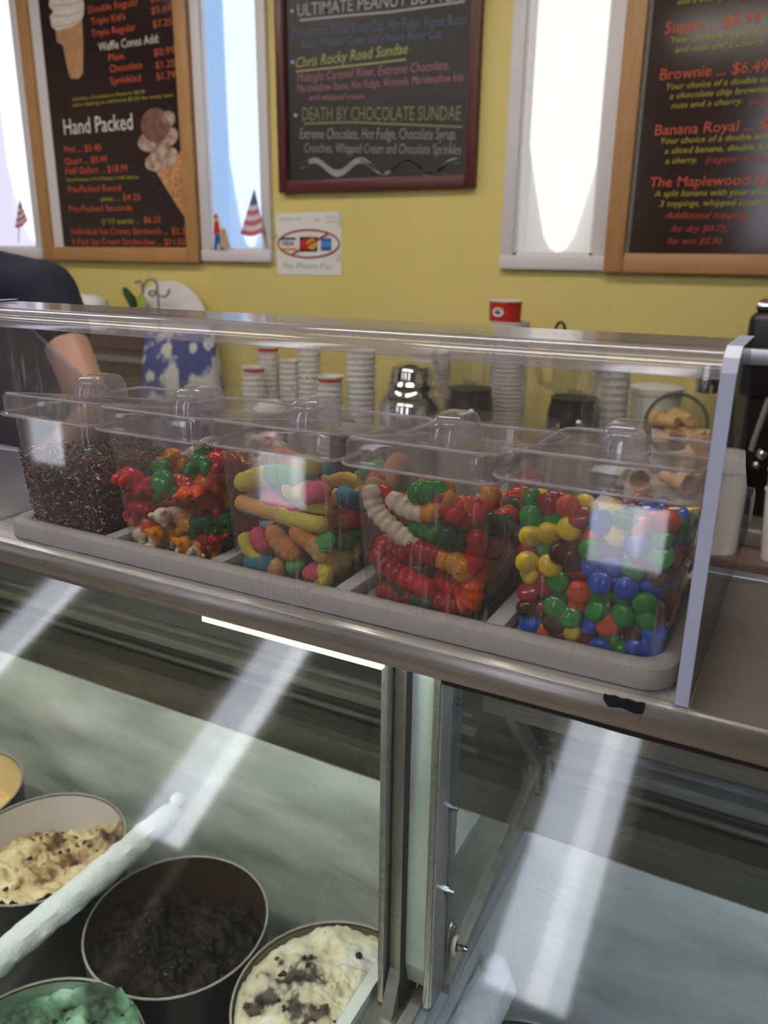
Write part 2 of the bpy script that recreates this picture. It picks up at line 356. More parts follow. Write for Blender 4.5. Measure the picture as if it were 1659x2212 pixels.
# left menu board
YB = YW-.012
t = thing('menu_board', (-2.43, YW, -.024), 'tall wood framed dark menu board with soft serve and waffle cone pictures', 'menu board')
framed(t, -2.831, -2.017, -.024, 1.12, .055, .052, M['wood'], M['wood_h'], YW-.0005)
obj('mount_strip', MB().box(-2.778, -2.721, YB-.002, YW-.0005, .027, 1.07), M['white_paint'], t, smooth=False)
pn = obj('print_panel', MB().box(-2.721, -2.070, YB-.004, YW-.0005, .027, 1.07), M['board'], t, smooth=False)
yt = YB-.0055
OR, YE, CR = M['orange'], M['yellow_t'], M['cream_t']
for s, a, b, h, m in [('Double Regular', (530,80), (830,38), 42, OR), ('$5.09', (900,15), (1020,5), 42, OR), ('Triple Kid\'s', (545,150), (750,120), 42, OR), ('$5.69', (905,85), (1025,75), 42, OR), ('Triple Regular', (548,222), (810,185), 42, OR), ('$7.25', (915,165), (1028,155), 42, OR),
        ('Waffle Cones Add:', (590,305), (950,255), 50, CR), ('Plain', (650,365), (742,355), 40, OR), ('$0.99', (920,335), (1045,320), 42, OR), ('Chocolate', (655,432), (850,415), 42, OR), ('$1.25', (930,410), (1045,397), 42, OR), ('Sprinkled', (660,505), (842,487), 42, OR), ('$1.79', (935,478), (1047,465), 42, OR),
        ('Sprinkles, Chocolate or Rainbow $0.70', (435,602), (865,550), 20, YE), ('extra dipping an additional $0.55 for every item', (435,637), (1035,580), 20, YE), ('Hand Packed', (385,805), (795,775), 92, CR),
        ('Pint ... $5.45', (385,912), (605,897), 38, OR), ('Quart ... $9.49', (390,982), (640,970), 38, OR), ('Half Gallon ... $18.99', (395,1042), (765,1030), 40, OR), ('Hand Packed or Pre-Packed in Half Gallons', (400,1085), (830,1076), 20, YE), ('Pre-Packed Round', (410,1150), (725,1142), 38, OR), ('pints', (605,1202), (675,1198), 28, YE), ('... $4.25', (690,1198), (840,1190), 38, OR), ('Pre-Packed Seconds', (415,1265), (790,1262), 36, OR), ('(1 1/2 quarts) ...', (610,1335), (830,1330), 28, YE), ('$6.25', (860,1330), (960,1326), 36, OR), ('Individual Ice Cream Sandwich ... $2.25', (430,1400), (1130,1396), 36, OR), ('6 Pack Ice Cream Sandwiches ... $11.50', (435,1460), (1105,1460), 36, OR)]:
    wtext(s, z1(*a), z1(*b), h/2.765, m, pn, yt)
soft = pm('print_soft_serve', (232,224,216), .5, var=.12, vscale=26, stretch=(1, 1, 3)); cake = pm('print_cake_cone', (192,146,104), .5, var=.12, vscale=30); waf = pm('print_waffle', (206,150,100), .5, var=.2, vscale=60, kind='voronoi'); choc = pm('print_scoop', (140,98,80), .5, var=.25, vscale=40); cream_s = pm('print_scoop_cream', (214,190,168), .5, rgb2=(120,84,70), vscale=36)
def blob(n, pts, m, dy=0): return flat(n, [z1(*p) for p in pts], m, pn, yt, dy)
blob('cone_picture', [(330,165), (490,120), (497,270), (495,440), (470,470), (425,470), (408,430), (375,270), (340,250)], cake)
blob('swirl_picture', [(305,-90), (480,-90), (503,30), (500,90), (480,130), (420,165), (340,182), (310,160), (298,95), (320,70), (293,35)], soft, .0005)
for a, b in (((300,95), (500,60)), ((318,160), (495,110)), ((310,30), (500,0))): stroke('swirl_line', [z1(a[0]+(b[0]-a[0])*k/6, a[1]+(b[1]-a[1])*k/6+14*math.sin(k/6*3.14)) for k in range(7)], 2.5, cake, pn, yt-.001)
blob('waffle_picture', [(915,1000), (1000,1010), (1080,900), (1100,1080), (1125,1300), (1110,1310), (1040,1200)], waf)
blob('lower_scoop_picture', [z for z in oval(965,950,105,65,18,rot=-25)], cream_s, .0005)
blob('middle_scoop_picture', [z for z in oval(945,830,125,75,18,rot=-18)], cream_s, .0008)
blob('top_scoop_picture', [z for z in oval(930,750,88,105,20)], choc, .0011)
blob('nut_picture', [z for z in oval(1010,710,38,50,12)], cream_s, .0014)

# right menu board
t = thing('menu_board', (0, YW, -.03), 'wood framed dark sundae menu board beside the right window', 'menu board')
framed(t, -.553, .62, -.030, 1.12, .054, .052, M['wood'], M['wood_h'], YW-.0005)
obj('mount_strip', MB().box(-.500, -.488, YB-.003, YW-.0005, .022, 1.07), M['grey'], t, smooth=False)
pn = obj('print_panel', MB().box(-.488, .57, YB-.004, YW-.0005, .022, 1.07), M['board_brown'], t, smooth=False)
RD = M['red_t']
for s, a, b, h, m, sub, sh in [('and a cherry.', (1115,28), (1400,2), 34, YE, None, .2), ('(regular scoop)', (1440,5), (1659,-20), 30, RD, '(regular', .35), ('Super ... $6.99', (1040,203), (1615,135), 70, OR, None, .06), ('Your choice of a triple scoop sundae', (1078,257), (1659,195), 36, YE, 'Your choice of a triple sc', .2), ('and nuts and a cherry.', (1100,315), (1640,262), 36, YE, None, .2),
        ('Brownie ... $6.49', (1010,480), (1659,420), 66, OR, None, .06), ('Your choice of a double scoop sundae', (1050,537), (1659,488), 36, YE, 'Your choice of a double sc', .2), ('a chocolate chip brownie, hot fudge', (1070,592), (1659,553), 36, YE, 'a chocolate chip brownie', .2), ('nuts and a cherry.', (1080,650), (1505,620), 36, YE, None, .2), ('(regular scoop)', (1550,625), (1659,618), 36, RD, '(reg', .35),
        ('Banana Royal ... $7.49', (980,810), (1659,768), 62, OR, 'Banana Royal ... $', .06), ('Your choice of a double scoop sundae', (1015,862), (1659,826), 36, YE, 'Your choice of a double sco', .2), ('a sliced banana, double hot fudge', (1040,920), (1659,893), 36, YE, 'a sliced banana, double ho', .2), ('a cherry.', (1045,980), (1235,972), 36, YE, None, .2), ('(regular scoops)', (1285,975), (1659,960), 38, RD, '(regular scoop', .35),
        ('The Maplewood Super', (950,1120), (1659,1106), 58, OR, 'The Maplewood Su', .06), ('A split banana with your choice of', (978,1177), (1659,1168), 36, YE, 'A split banana with your choi', .2), ('3 toppings, whipped cream,', (1010,1236), (1640,1222), 36, YE, None, .2), ('Additional topping:', (1040,1308), (1550,1300), 40, RD, None, .35), ('for dry $0.75,', (1080,1386), (1410,1385), 38, RD, None, .35), ('for wet $0.90', (1055,1460), (1382,1456), 38, RD, None, .35)]:
    wtext(s, z3(*a), z3(*b), h/2.7695, m, pn, yt, sh, sub)

# chalkboard
t = thing('chalkboard', (-1.31, YW, .205), 'maroon framed black chalkboard listing sundaes in coloured chalk', 'chalkboard')
framed(t, -1.660, -.957, .205, 1.10, .030, .036, M['maroon'], M['maroon'], YW-.0005, .026)
for a, b, c, d in ((-1.632, -.985, .239, .244), (-1.632, -1.627, .239, 1.07), (-.990, -.985, .239, 1.07)): obj('frame_bead', MB().box(a, b, YW-.022, YW-.0005, c, d), M['maroon'], t, smooth=False)
pn = obj('slate_panel', MB().box(-1.630, -.987, YW-.010, YW-.0005, .240, 1.065), M['slate'], t, smooth=False)
yt = YW-.0115
def ck(s, a, b, h, m, sh=.12, bold=-.006): wtext(s, z2(*a), z2(*b), h/2.9625, M[m], pn, yt, sh, None, bold, rot=1)
ck('ULTIMATE PEANUT BUTTER', (245,105), (1290,0), 78, 'chalk_w', .05, .004)
ck('Moosetracks, Peanut Butter Cup, Hot Fudge, Peanut Butter', (215,235), (1335,155), 62, 'chalk_b')
ck('Sauce, Whipped Cream and a Peanut Butter Cup', (270,308), (1165,243), 56, 'chalk_b')
ck('Chris Rocky Road Sundae', (235,435), (950,342), 66, 'chalk_y', .2, .004)
ck('Midnight Caramel River, Extreme Chocolate,', (245,527), (1215,442), 56, 'chalk_p')
ck('Marshmallow Sauce, Hot Fudge, Almonds, Marshmallow bits', (245,592), (1305,517), 50, 'chalk_p')
ck('and whipped cream', (320,642), (670,634), 38, 'chalk_p')
ck('DEATH BY CHOCOLATE SUNDAE', (275,770), (1290,770), 84, 'chalk_o', .05, 0)
ck('Extreme Chocolate, Hot Fudge, Chocolate Syrup,', (260,887), (1260,892), 66, 'chalk_g')
ck('Crunchies, Whipped Cream and Chocolate Sprinkles', (290,975), (1290,988), 60, 'chalk_g')
stroke('chalk_underline', [z2(260,130), z2(560,100), z2(850,75), z2(1100,40), z2(1315,8)], 4.5, M['chalk_w'], pn, yt)
stroke('chalk_underline', [z2(235,457), z2(600,420), z2(940,380)], 3.5, M['chalk_y'], pn, yt)
stroke('chalk_underline', [z2(285,790), z2(600,782), z2(900,795), z2(1300,812)], 4.5, M['chalk_o'], pn, yt)
for dy_, w in ((-16, 3.5), (-6, 5), (6, 5), (16, 3.5)):
    stroke('chalk_wave', [z2(270+k*1005/60, 1068+dy_*(.5+.5*math.sin(k/9))-42*math.sin(k/60*2*math.pi*3.35-.1)) for k in range(61)], w, M['chalk_w'], pn, yt)
for p in ((210,70), (212,397), (232,737)): flat('chalk_bullet', oval(*z2(*p), 4, 4, 10), M['chalk_w'], pn, yt)

# paper sign about cards
t = thing('paper_sign', (-1.56, YW, -.06), 'small white paper sign with red crossed-out oval over three payment cards', 'sign')
sh = obj('paper_sheet', MB().box(-1.690, -1.428, YW-.0022, YW-.0008, -.058, .144), M['white'], t, smooth=False)
ys = YW-.003
zs = lambda x, y: (540+x/6.38, 430+y/6.38)
def sg(n, pts, m, dy=0): return flat(n, [zs(*p) for p in pts], M[m], sh, ys, dy)
rect = lambda a, b, c, d: [(a,b), (c,b), (c,d), (a,d)]
sg('card_print', rect(415,530,630,562), 'visa_b'); sg('card_print', rect(430,672,650,712), 'visa_y'); wtext('VISA', zs(440,640), zs(600,640), 60/6.38, M['visa_b'], sh, ys, .3, None, .03)
sg('card_print', rect(685,520,930,725), 'black'); sg('card_print', oval(765,620,75,80,18), 'red', .0003); sg('card_print', oval(855,620,75,80,18), 'visa_y', .0005)
sg('card_print', rect(975,538,1122,712), 'amex', .0002); sg('card_print', rect(980,580,1118,655), 'amex_l', .0004)
stroke('red_ring', [zs(*p) for p in oval(808,615,420,190,40)+oval(808,615,420,190,2)[:1]], 4.5, M['no_red'], sh, ys-.001)
stroke('red_slash', [zs(585,760), zs(1070,480)], 5, M['no_red'], sh, ys-.0014)
wtext('No Phone Pay', zs(450,950), zs(1140,945), 80/6.38, M['faint'], sh, ys, .2, None, 0)
for a, b, yy in ((395,600,280), (635,720,270), (880,970,285), (1030,1190,250), (1040,1190,310)): stroke('faint_scribble', [zs(a+(b-a)*k/12, yy+16*math.sin(k*1.9)) for k in range(13)], 2.2, M['faint'], sh, ys)
for a, b in (((320,480), (395,560)), ((1215,175), (1250,380)), ((1200,760), (1250,860))): flat('tape', [zs(a[0],a[1]), zs(b[0],a[1]), zs(b[0],b[1]), zs(a[0],b[1])], clear('tape_film', (.95,.95,.9), .08, .1, .15), sh, ys-.0004)

# flags and paper figure on the window sills
def flag(px, label, tip, left, right, bot):
    y = YW-.022; P = lambda q: on(q[0], q[1], 1, y)
    base = on(px[0], px[1], 1, y); t = thing('small_flag', (base.x, y, base.z), label, 'flag', 'little stick flags on the window sills')
    mb = MB(); a = P(tip); mb.tube([(base.x, y, base.z), (a.x, y, a.z)], .0022, 6); obj('stick', mb, M['gold'], t)
    A, L, R = P(tip), P(left), P(right); mb = MB(); n = 9; V = []; F = []
    for i in range(n+1):
        s = i/n; l = A.lerp(L, s); r = A.lerp(R, s)
        for j in range(9):
            q = l.lerp(r, j/8); V.append((q.x, y-.002-.006*s*abs(math.sin(j*1.3)), q.z - .012*s*math.sin(j/8*3.14)))
    for i in range(n):
        for j in range(8): F.append((i*9+j, i*9+j+1, (i+1)*9+j+1, (i+1)*9+j))
    o = len(mb.v); mb.add(V, F)
    for i in range(n):
        for j in range(8): mb.m[i*8+j] = 2 if i < 3 else (i % 2)
    obj('cloth', mb, [M['red_flag'], M['white_flag'], M['navy_flag']], t)
M['red_flag'] = pm('flag_red', (205,112,128), .8); M['white_flag'] = pm('flag_white', (226,216,226), .8); M['navy_flag'] = pm('flag_navy', (98,98,140), .8)  # cloth colours lightened to carry the backlight from the window
flag((577,534), 'small striped flag hanging on a stick in the middle window', (549,410), (520,505), (572,500), 0)
flag((40,524), 'small striped flag hanging on a stick in the leftmost window', (43,430), (33,492), (63,475), 0)
y = YW-.02; b = on(478, 536, 1, y)
t = thing('paper_figure', (b.x, y, b.z), 'tiny cutout figure in red shirt and blue trousers on the middle window sill', 'figurine')
def fig(n, pts, m, th=.003, dy=0):
    P = [on(a/2.765, c/2.765, 1, y) for a, c in pts]; mb = MB(); mb.prism([(p.x, p.z) for p in P], y-th-dy, y-dy, 'xz'); obj(n, mb, M[m], t)
M['tan'] = pm('print_tan', (196,170,140), .7)
fig('card_back', [(1275,1495), (1268,1300), (1285,1270), (1310,1280), (1320,1345), (1350,1360), (1385,1495)], 'white')
fig('stand', [(1320,1480), (1325,1370), (1345,1365), (1375,1480)], 'tan', .003, .004)
fig('shirt_print', [(1282,1400), (1285,1330), (1295,1310), (1308,1330), (1318,1390)], 'red', .001, .004)
fig('trouser_print', [(1285,1492), (1290,1400), (1315,1395), (1340,1490), (1325,1492), (1305,1440), (1300,1492)], 'amex', .001, .005)
fig('head_print', [(1283,1305), (1285,1285), (1300,1280), (1303,1305)], 'orange', .001, .004)

# ------------------------------------------------------------------ ice cream cabinet
YS, ZS0, ZS1 = .392, -.2415, -.2215          # front edge of the steel shelf, underside, top
GA = math.radians(57.6); TA = math.tan(GA)
XC0, XC1 = -1.60, .62
cab = thing('ice_cream_cabinet', (-.4, .42, -ZC), 'long stainless steel ice cream dipping cabinet with sloped glass front', 'freezer cabinet')
obj('top_shelf', MB().rbox(XC0, XC1, YS, .598, ZS0, ZS1, .0022), M['steel'], cab)
obj('shelf_overlay', MB().box(-.0266, XC1, YS+.003, .596, ZS1, ZS1+.0012), M['steel_o'], cab, smooth=False)
obj('rear_rail', MB().rbox(XC0, XC1, .618, .634, ZS0-.012, ZS1-.004, .002), M['steel_w'], cab)
obj('rear_slot', MB().box(XC0, XC1, .598, .618, ZS0-.03, ZS0-.006), M['black_rubber'], cab, smooth=False)
gk = MB(); n = 60; top = []; botm = []
for i in range(n+1):
    x = -.165 + (XC1+.165)*i/n; botm.append((x, ZS0-.0016-.0012*abs(noise.noise(Vector((x*160, 3, 0)))))); top.append((x, ZS0+.0004))
gk.prism(top + botm[::-1], YS+.0003, YS+.004, 'xz'); obj('gasket', gk, M['black_rubber'], cab, smooth=False)
def slope(y0, z0, z1, th=.006):
    n = Vector((0, -math.sin(GA), math.cos(GA)))*th
    a = Vector((0, y0, z0)); b = Vector((0, y0+(z1-z0)/TA, z1)); return [(a.y, a.z), (b.y, b.z), (b.y-n.y, b.z-n.z), (a.y-n.y, a.z-n.z)]
for x0, x1 in ((XC0, -.2065), (-.2035, XC1)):
    obj('front_glass', MB().prism(slope(YS+.002, ZS0-.003, -.80), x0, x1, 'yz'), M['glass'], cab, smooth=False)
obj('front_panel', MB().box(XC0, XC1, .03, .06, -ZC+.1, -.795), M['steel'], cab, smooth=False)
obj('end_panel', MB().prism([(.03, -ZC+.1), (.03, -.8), (.385, -.245), (.62, -.245), (.88, -.62), (.88, -ZC+.1)], XC0-.02, XC0, 'yz'), M['steel_d'], cab, smooth=False)
obj('end_panel', MB().prism([(.03, -ZC+.1), (.03, -.8), (.385, -.245), (.62, -.245), (.88, -.62), (.88, -ZC+.1)], XC1, XC1+.02, 'yz'), M['steel_d'], cab, smooth=False)
obj('toe_base', MB().box(XC0, XC1, .08, .84, -ZC, -ZC+.1), M['black_rubber'], cab, smooth=False)
# rear inner panel with its sliding-door tracks
def rear(u0, u1, off, th):               # strip along the sloped rear panel, u measured from its foot
    a = Vector((.846, -.612)); d = (Vector((.622, -.246))-a).normalized(); nn = Vector((-d.y, d.x))
    if nn.x > 0: nn = -nn
    p = [a+d*u0+nn*off, a+d*u1+nn*off, a+d*u1+nn*(off+th), a+d*u0+nn*(off+th)]; return [(q.x, q.y) for q in p]
obj('rear_panel', MB().prism(rear(0, .42, -.012, .012), XC0, XC1, 'yz'), M['steel_r'], cab, smooth=False)
for u0, u1, o, m in ((.018, .026, .010, 'steel_r'), (.034, .040, .016, 'grey_olive'), (.046, .060, .012, 'black_rubber'), (.070, .074, .012, 'grey_olive'), (.105, .108, .004, 'steel_r')):
    for a, b in ((XC0, -.29), (-.195, XC1)): obj('door_track', MB().prism(rear(u0, u1, 0, o), a, b, 'yz'), M[m], cab, smooth=False)
obj('rear_ledge', MB().box(XC0, XC1, .800, .86, -.640, -.612), M['grey_olive'], cab, smooth=False)
obj('rear_band', MB().rbox(XC0, XC1, .798, .812, -.664, -.625, .002), M['grey_olive'], cab)
# frosted wells
for k, (a, b) in enumerate(((XC0, -.288), (-.222, XC1))):
    mb = MB(); nx, nz = int((b-a)/.02), 22
    V = []; F = []
    for i in range(nx+1):
        for j in range(nz+1):
            x = a+(b-a)*i/nx; z = -.664-.42*j/nz
            d = .010*noise.fractal(Vector((x*5, z*9, k*7.)), .8, 2, 3)+.006*max(0, noise.noise(Vector((x*2.2, z*26+x*3, 3))))
            V.append((x, .804-d-(.012 if j > 8 else .012*j/8), z))
    for i in range(nx):
        for j in range(nz): F.append((i*(nz+1)+j, (i+1)*(nz+1)+j, (i+1)*(nz+1)+j+1, i*(nz+1)+j+1))
    mb.add(V, F); obj('frosted_wall', mb, M['frost'], cab)
    mb = MB(); mb.box(a-.012, a, .06, .81, -1.09, -.664); obj('frosted_side', mb, M['frost'], cab, smooth=False)
    mb = MB(); mb.box(b, b+.012, .06, .81, -1.09, -.664); obj('frosted_side', mb, M['frost'], cab, smooth=False)
    obj('frosted_floor', MB().box(a, b, .06, .81, -1.095, -1.085), M['frost'], cab, smooth=False)
    obj('frosted_front', MB().box(a, b, .06, .072, -1.09, -.80), M['frost'], cab, smooth=False)
# frosted pipes
def pipe(pts, r, lab):
    P = []; R = []
    for i in range(len(pts)-1):
        a, b = Vector(pts[i]), Vector(pts[i+1]); k = max(2, int((b-a).length/.008))
        for j in range(k): P.append(a.lerp(b, j/k))
    P.append(Vector(pts[-1]))
    mb = MB(); n = 16; rings = []
    for i, p in enumerate(P):
        t = (P[min(i+1, len(P)-1)]-P[max(i-1, 0)]).normalized(); up = Vector((1, 0, 0)); w = t.cross(up).normalized(); e = min(1, (len(P)-1-i)/2.2+.25)
        rings.append([tuple(p + (r*math.sqrt(e)*(1+.16*noise.fractal(Vector((p.y*60, j*.9, r*90)), 1, 2, 3)))*(math.cos(6.283*j/n)*up+math.sin(6.283*j/n)*w)) for j in range(n)])
    mb.loft(rings); return obj('frosted_pipe', mb, M['snow'], cab, lab)
pipe([(-.728, .10, -.782), (-.724, .735, -.782)], .0185, 'thick white frosted pipe')
pipe([(-.206, .10, -.755), (-.199, .672, -.752)], .024, 'thick white frosted pipe')
mb = MB(); mb.ball((-.722, .735, -.765), .012); mb2 = MB(); mb2.ball((-.200, .655, -.733), .015)
obj('frost_knob', mb, M['snow'], cab); obj('frost_knob', mb2, M['snow'], cab)
# divider between the two glass sections
obj('divider_channel', MB().box(-.290, -.219, .05, .80, -.70, -.674), M['steel_y'], cab, smooth=False)
obj('divider_lip', MB().rbox(-.238, -.226, .05, .80, -.690, -.660, .0015), M['steel_d'], cab)
obj('divider_bright_lip', MB().rbox(-.226, -.2165, .05, .80, -.690, -.663, .0015), M['steel_w'], cab)
obj('divider_edge', MB().box(-.291, -.2885, .05, .80, -.70, -.670), M['steel_w'], cab, smooth=False)
ZM0, ZM1 = -.668, -.244
obj('post', MB().rbox(-.2690, -.2625, .512, .545, ZM0-.004, ZM1, .0012), M['steel_d'], cab)
obj('post', MB().rbox(-.2610, -.2470, .520, .545, ZM0, ZM1, .002), M['steel_y'], cab)
obj('post_foot', MB().prism([(.500, -.674), (.512, -.674), (.546, -.62), (.546, -.60), (.536, -.60)], -.260, -.248, 'yz'), M['steel_d'], cab, smooth=False)
obj('post', MB().box(-.2470, -.2440, .515, .545, ZM0, ZM1), M['black_rubber'], cab, smooth=False)
foam = [( .520, ZM1), (.520, -.620), (.526, -.645), (.540, -.655), (.546, -.655), (.546, ZM1)]
obj('foam_gasket', MB().prism(foam, -.244, -.2245, 'yz'), M['foam'], cab, smooth=False)
obj('post', MB().rbox(-.2245, -.2175, .517, .547, ZM0+.008, ZM1, .0015), M['steel_y'], cab)
obj('post_flange', MB().box(-.2175, -.2155, .517, .560, ZM0+.012, ZM1), M['steel_d'], cab, smooth=False)
obj('divider_glass', MB().prism([(.535, -.252), (.545, -.252), (.825, -.585), (.800, -.600), (.545, -.655)], -.2155, -.2130, 'yz'), M['side_glass'], cab, smooth=False)
mb = MB(); mb.prism([(.505, -.240), (.520, -.240), (.828, -.578), (.820, -.592)], -.2180, -.2070, 'yz'); obj('divider_top_bar', mb, M['steel'], cab, smooth=False)
mb = MB(); mb.prism([(.545, -.665), (.545, -.652), (.800, -.585), (.815, -.590), (.805, -.606)], -.2215, -.2095, 'yz'); obj('divider_bottom_bar', mb, M['steel_d'], cab, smooth=False)
obj('rear_post', MB().rbox(-.222, -.208, .806, .824, -.660, -.36, .002), M['steel'], cab)
obj('rear_post', MB().rbox(-.205, -.194, .815, .835, -.655, -.36, .003), M['steel_d'], cab)
def bolt(y, z, r=.0042):
    rot = Matrix.Rotation(math.pi/2, 3, 'Y')
    b = obj('bolt', MB().lathe([(r, 0), (r, .003), (r*.5, .0032), (r*.5, .008)], 6, (-.2155, y, z), tilt=rot), M['screw'], cab)
for z in (-.348, -.452, -.541): bolt(.541, z)
mb = MB(); mb.tube([(-.2140, .556+.010*math.cos(a*.5236), -.606+.016*math.sin(a*.5236)) for a in range(12)], .0012, 6, closed=True); obj('wire_loop', mb, M['screw'], cab)
mb = MB(); mb.tube([(-.2100, .557+.006*math.cos(a*.5236), -.617+.009*math.sin(a*.5236)) for a in range(12)], .0024, 6, closed=True); obj('nylon_ring', mb, pm('nylon', (226,214,186), .5), cab)
obj('ring_screw', MB().lathe([(.003, 0), (.003, .012), (.0042, .013), (.003, .016)], 10, (-.214, .558, -.618), tilt=Matrix.Rotation(math.pi/2, 3, 'Y')), M['screw'], cab)
p = on(905, 2118, 2, -.672); obj('dome_screw', MB().ball((p.x, p.y, -.674), (.0085, .0085, .007), 14, 8), M['screw'], cab)
# light tube under the shelf
lt = thing('cabinet_light', (-.30, YS+.006, ZS0-.006), 'thin pale green lit tube under the steel shelf edge', 'light')
obj('tube', MB().box(-.35, -.2065, YS+.0015, YS+.006, ZS0-.0042, ZS0-.0004), glow('cabinet_tube', (226,255,206), E_CAB*.05), lt, smooth=False)
lt2 = thing('cabinet_light', (-.9, .50, -.262), 'long lamp hidden under the shelf inside the cabinet', 'light')
obj('tube', MB().lathe([(.012, -1.56), (.012, -.30)], 12, (0, .46, -.258), tilt=Matrix.Rotation(math.pi/2, 3, 'Y')), glow('cabinet_lamp', (246,250,232), E_CAB), lt2)
obj('lamp_shield', MB().prism([(.440, -.2425), (.440, -.285), (.443, -.285), (.443, -.245), (.50, -.245), (.50, -.2425)], -1.57, -.30, 'yz'), M['steel_d'], lt2, smooth=False)
lt_added = thing('cabinet_light', (.2, .50, -.262), 'unseen cool lamp added for daylight in the right cabinet section', 'light')  # unseen lamp added to brighten the right section where daylight falls
obj('tube', MB().lathe([(.012, -.15), (.012, .60)], 12, (0, .46, -.258), tilt=Matrix.Rotation(math.pi/2, 3, 'Y')), glow('added_lamp_cool', (214,232,255), E_CAB*.8), lt_added)
obj('lamp_shield', MB().prism([(.440, -.2425), (.440, -.285), (.443, -.285), (.443, -.245), (.50, -.245), (.50, -.2425)], -.155, .605, 'yz'), M['steel_d'], lt_added, smooth=False)
# black hook-and-loop scrap on the shelf edge
a = on(1305, 1497, 1, YS-.001); b = on(1391, 1532, 1, YS-.001)
mb = MB(); n = 14; up = []; lo = []
for i in range(n+1):
    x = a.x+(b.x-a.x)*i/n; up.append((x, ZS1-.0005+.0004*math.sin(i*5))); lo.append((x, ZS1-.0062-.0006*math.sin(i*7)+.003*max(0, 1-i/2)))
mb.prism(up+lo[::-1], YS-.0022, YS, 'xz'); obj('velcro_patch', mb, M['velcro'], label='small ragged black hook-and-loop patch stuck on the steel shelf edge', cat='velcro', smooth=False)

# ------------------------------------------------------------------ clear cover over the candy
cov = thing('candy_cover', (-.31, .5, ZS1), 'long clear acrylic cover over the candy bins with scratched front', 'acrylic cover')
yo, zt, r, th = .3975, -.0385, .013, .0042
def bend(off):
    P = [(yo+off, ZS1+.0005), (yo+off, zt-r)]
    for k in range(1, 9): a = math.pi/2*k/8; P.append((yo+r-(r-off)*math.cos(a), zt-r+(r-off)*math.sin(a)))
    P.append((.472, zt-off)); return P
o_, i_ = bend(0), bend(th)
obj('front_sheet', MB().prism(o_[:2]+i_[:2][::-1], -.598, -.0345, 'yz'), M['acrylic'], cov, smooth=False)
obj('rounded_bend', MB().prism(o_[1:10]+i_[1:10][::-1], -.598, -.0345, 'yz'), M['acrylic_bend'], cov, ang=50)
obj('top_sheet', MB().prism(o_[9:]+i_[9:][::-1], -.598, -.0345, 'yz'), M['acrylic_top'], cov, smooth=False)
ends = [(.3972, -.2212), (.3972, -.052), (.401, -.0425), (.410, -.0378), (.452, -.0370), (.472, -.052), (.497, -.076), (.530, -.107), (.560, -.126), (.600, -.147), (.640, -.165), (.668, -.176), (.690, -.184), (.708, -.186), (.722, -.1835), (.735, -.1845), (.752, -.192), (.767, -.200), (.770, -.210), (.764, -.2212)]
for x0, x1, k in ((-.0345, -.0275, .012), (-.605, -.598, 0)):
    sh = (lambda p, k=k: (p[0]+(p[1]-.405)*k, p[1], p[2]))
    e = obj('end_sheet', MB().prism(ends, x0, x1, 'yz', sh), M['acrylic_end'], cov, smooth=False)
    obj('frosted_edge', MB().box(x0+.0001, x1-.0001, .3964, .3976, -.2210, -.048), M['acrylic_edge'], e, smooth=False)
    mb = MB(); mb.prism([(.3972, -.050), (.4012, -.0415), (.410, -.0368), (.470, -.0366), (.470, -.0374), (.410, -.0378)], x0, x1, 'yz', sh); obj('frosted_top_edge', mb, M['acrylic_edge'], e, smooth=False)

# ------------------------------------------------------------------ tray
def rrect(cx, cy, hx, hy, r, z, n=5):
    P = []
    for k, (sx, sy) in enumerate(((1, 1), (-1, 1), (-1, -1), (1, -1))):
        for j in range(n+1):
            a = math.pi/2*(k+j/n); P.append((cx+sx*(hx-r)+r*math.cos(a), cy+sy*(hy-r)+r*math.sin(a), z))
    return P
tx0, tx1, ty0, ty1 = -.566, -.0365, .4035, .578; tz0, tz1 = ZS1+.0005, -.2065
tray = thing('candy_tray', ((tx0+tx1)/2, .49, tz0), 'pale grey plastic tray with five compartments under the candy bins', 'tray')
mb = MB(); cx, cy_, hx, hy = (tx0+tx1)/2, (ty0+ty1)/2, (tx1-tx0)/2, (ty1-ty0)/2
sec = [(0, 0), (-.0004, .012), (.001, .020), (.004, .0238), (.0075, .0245), (.0105, .0235), (.0125, .020), (.0130, .004)]
rings = [rrect(cx, cy_, hx-o, hy-o, .020-o*.6, tz0+h*.59, 6) for o, h in sec]
mb.loft(rings, False, False); obj('rim', mb, M['tray'], tray)
obj('base_plate', MB().box(tx0+.006, tx1-.006, ty0+.006, ty1-.006, tz0, tz0+.003), M['tray'], tray, smooth=False)
DIV = [-.1420, -.2485, -.3535, -.4570]
for x in DIV: obj('divider', MB().rbox(x-.0065, x+.0065, ty0+.008, ty1-.008, tz0+.003, tz1-.001, .003), M['tray'], tray)

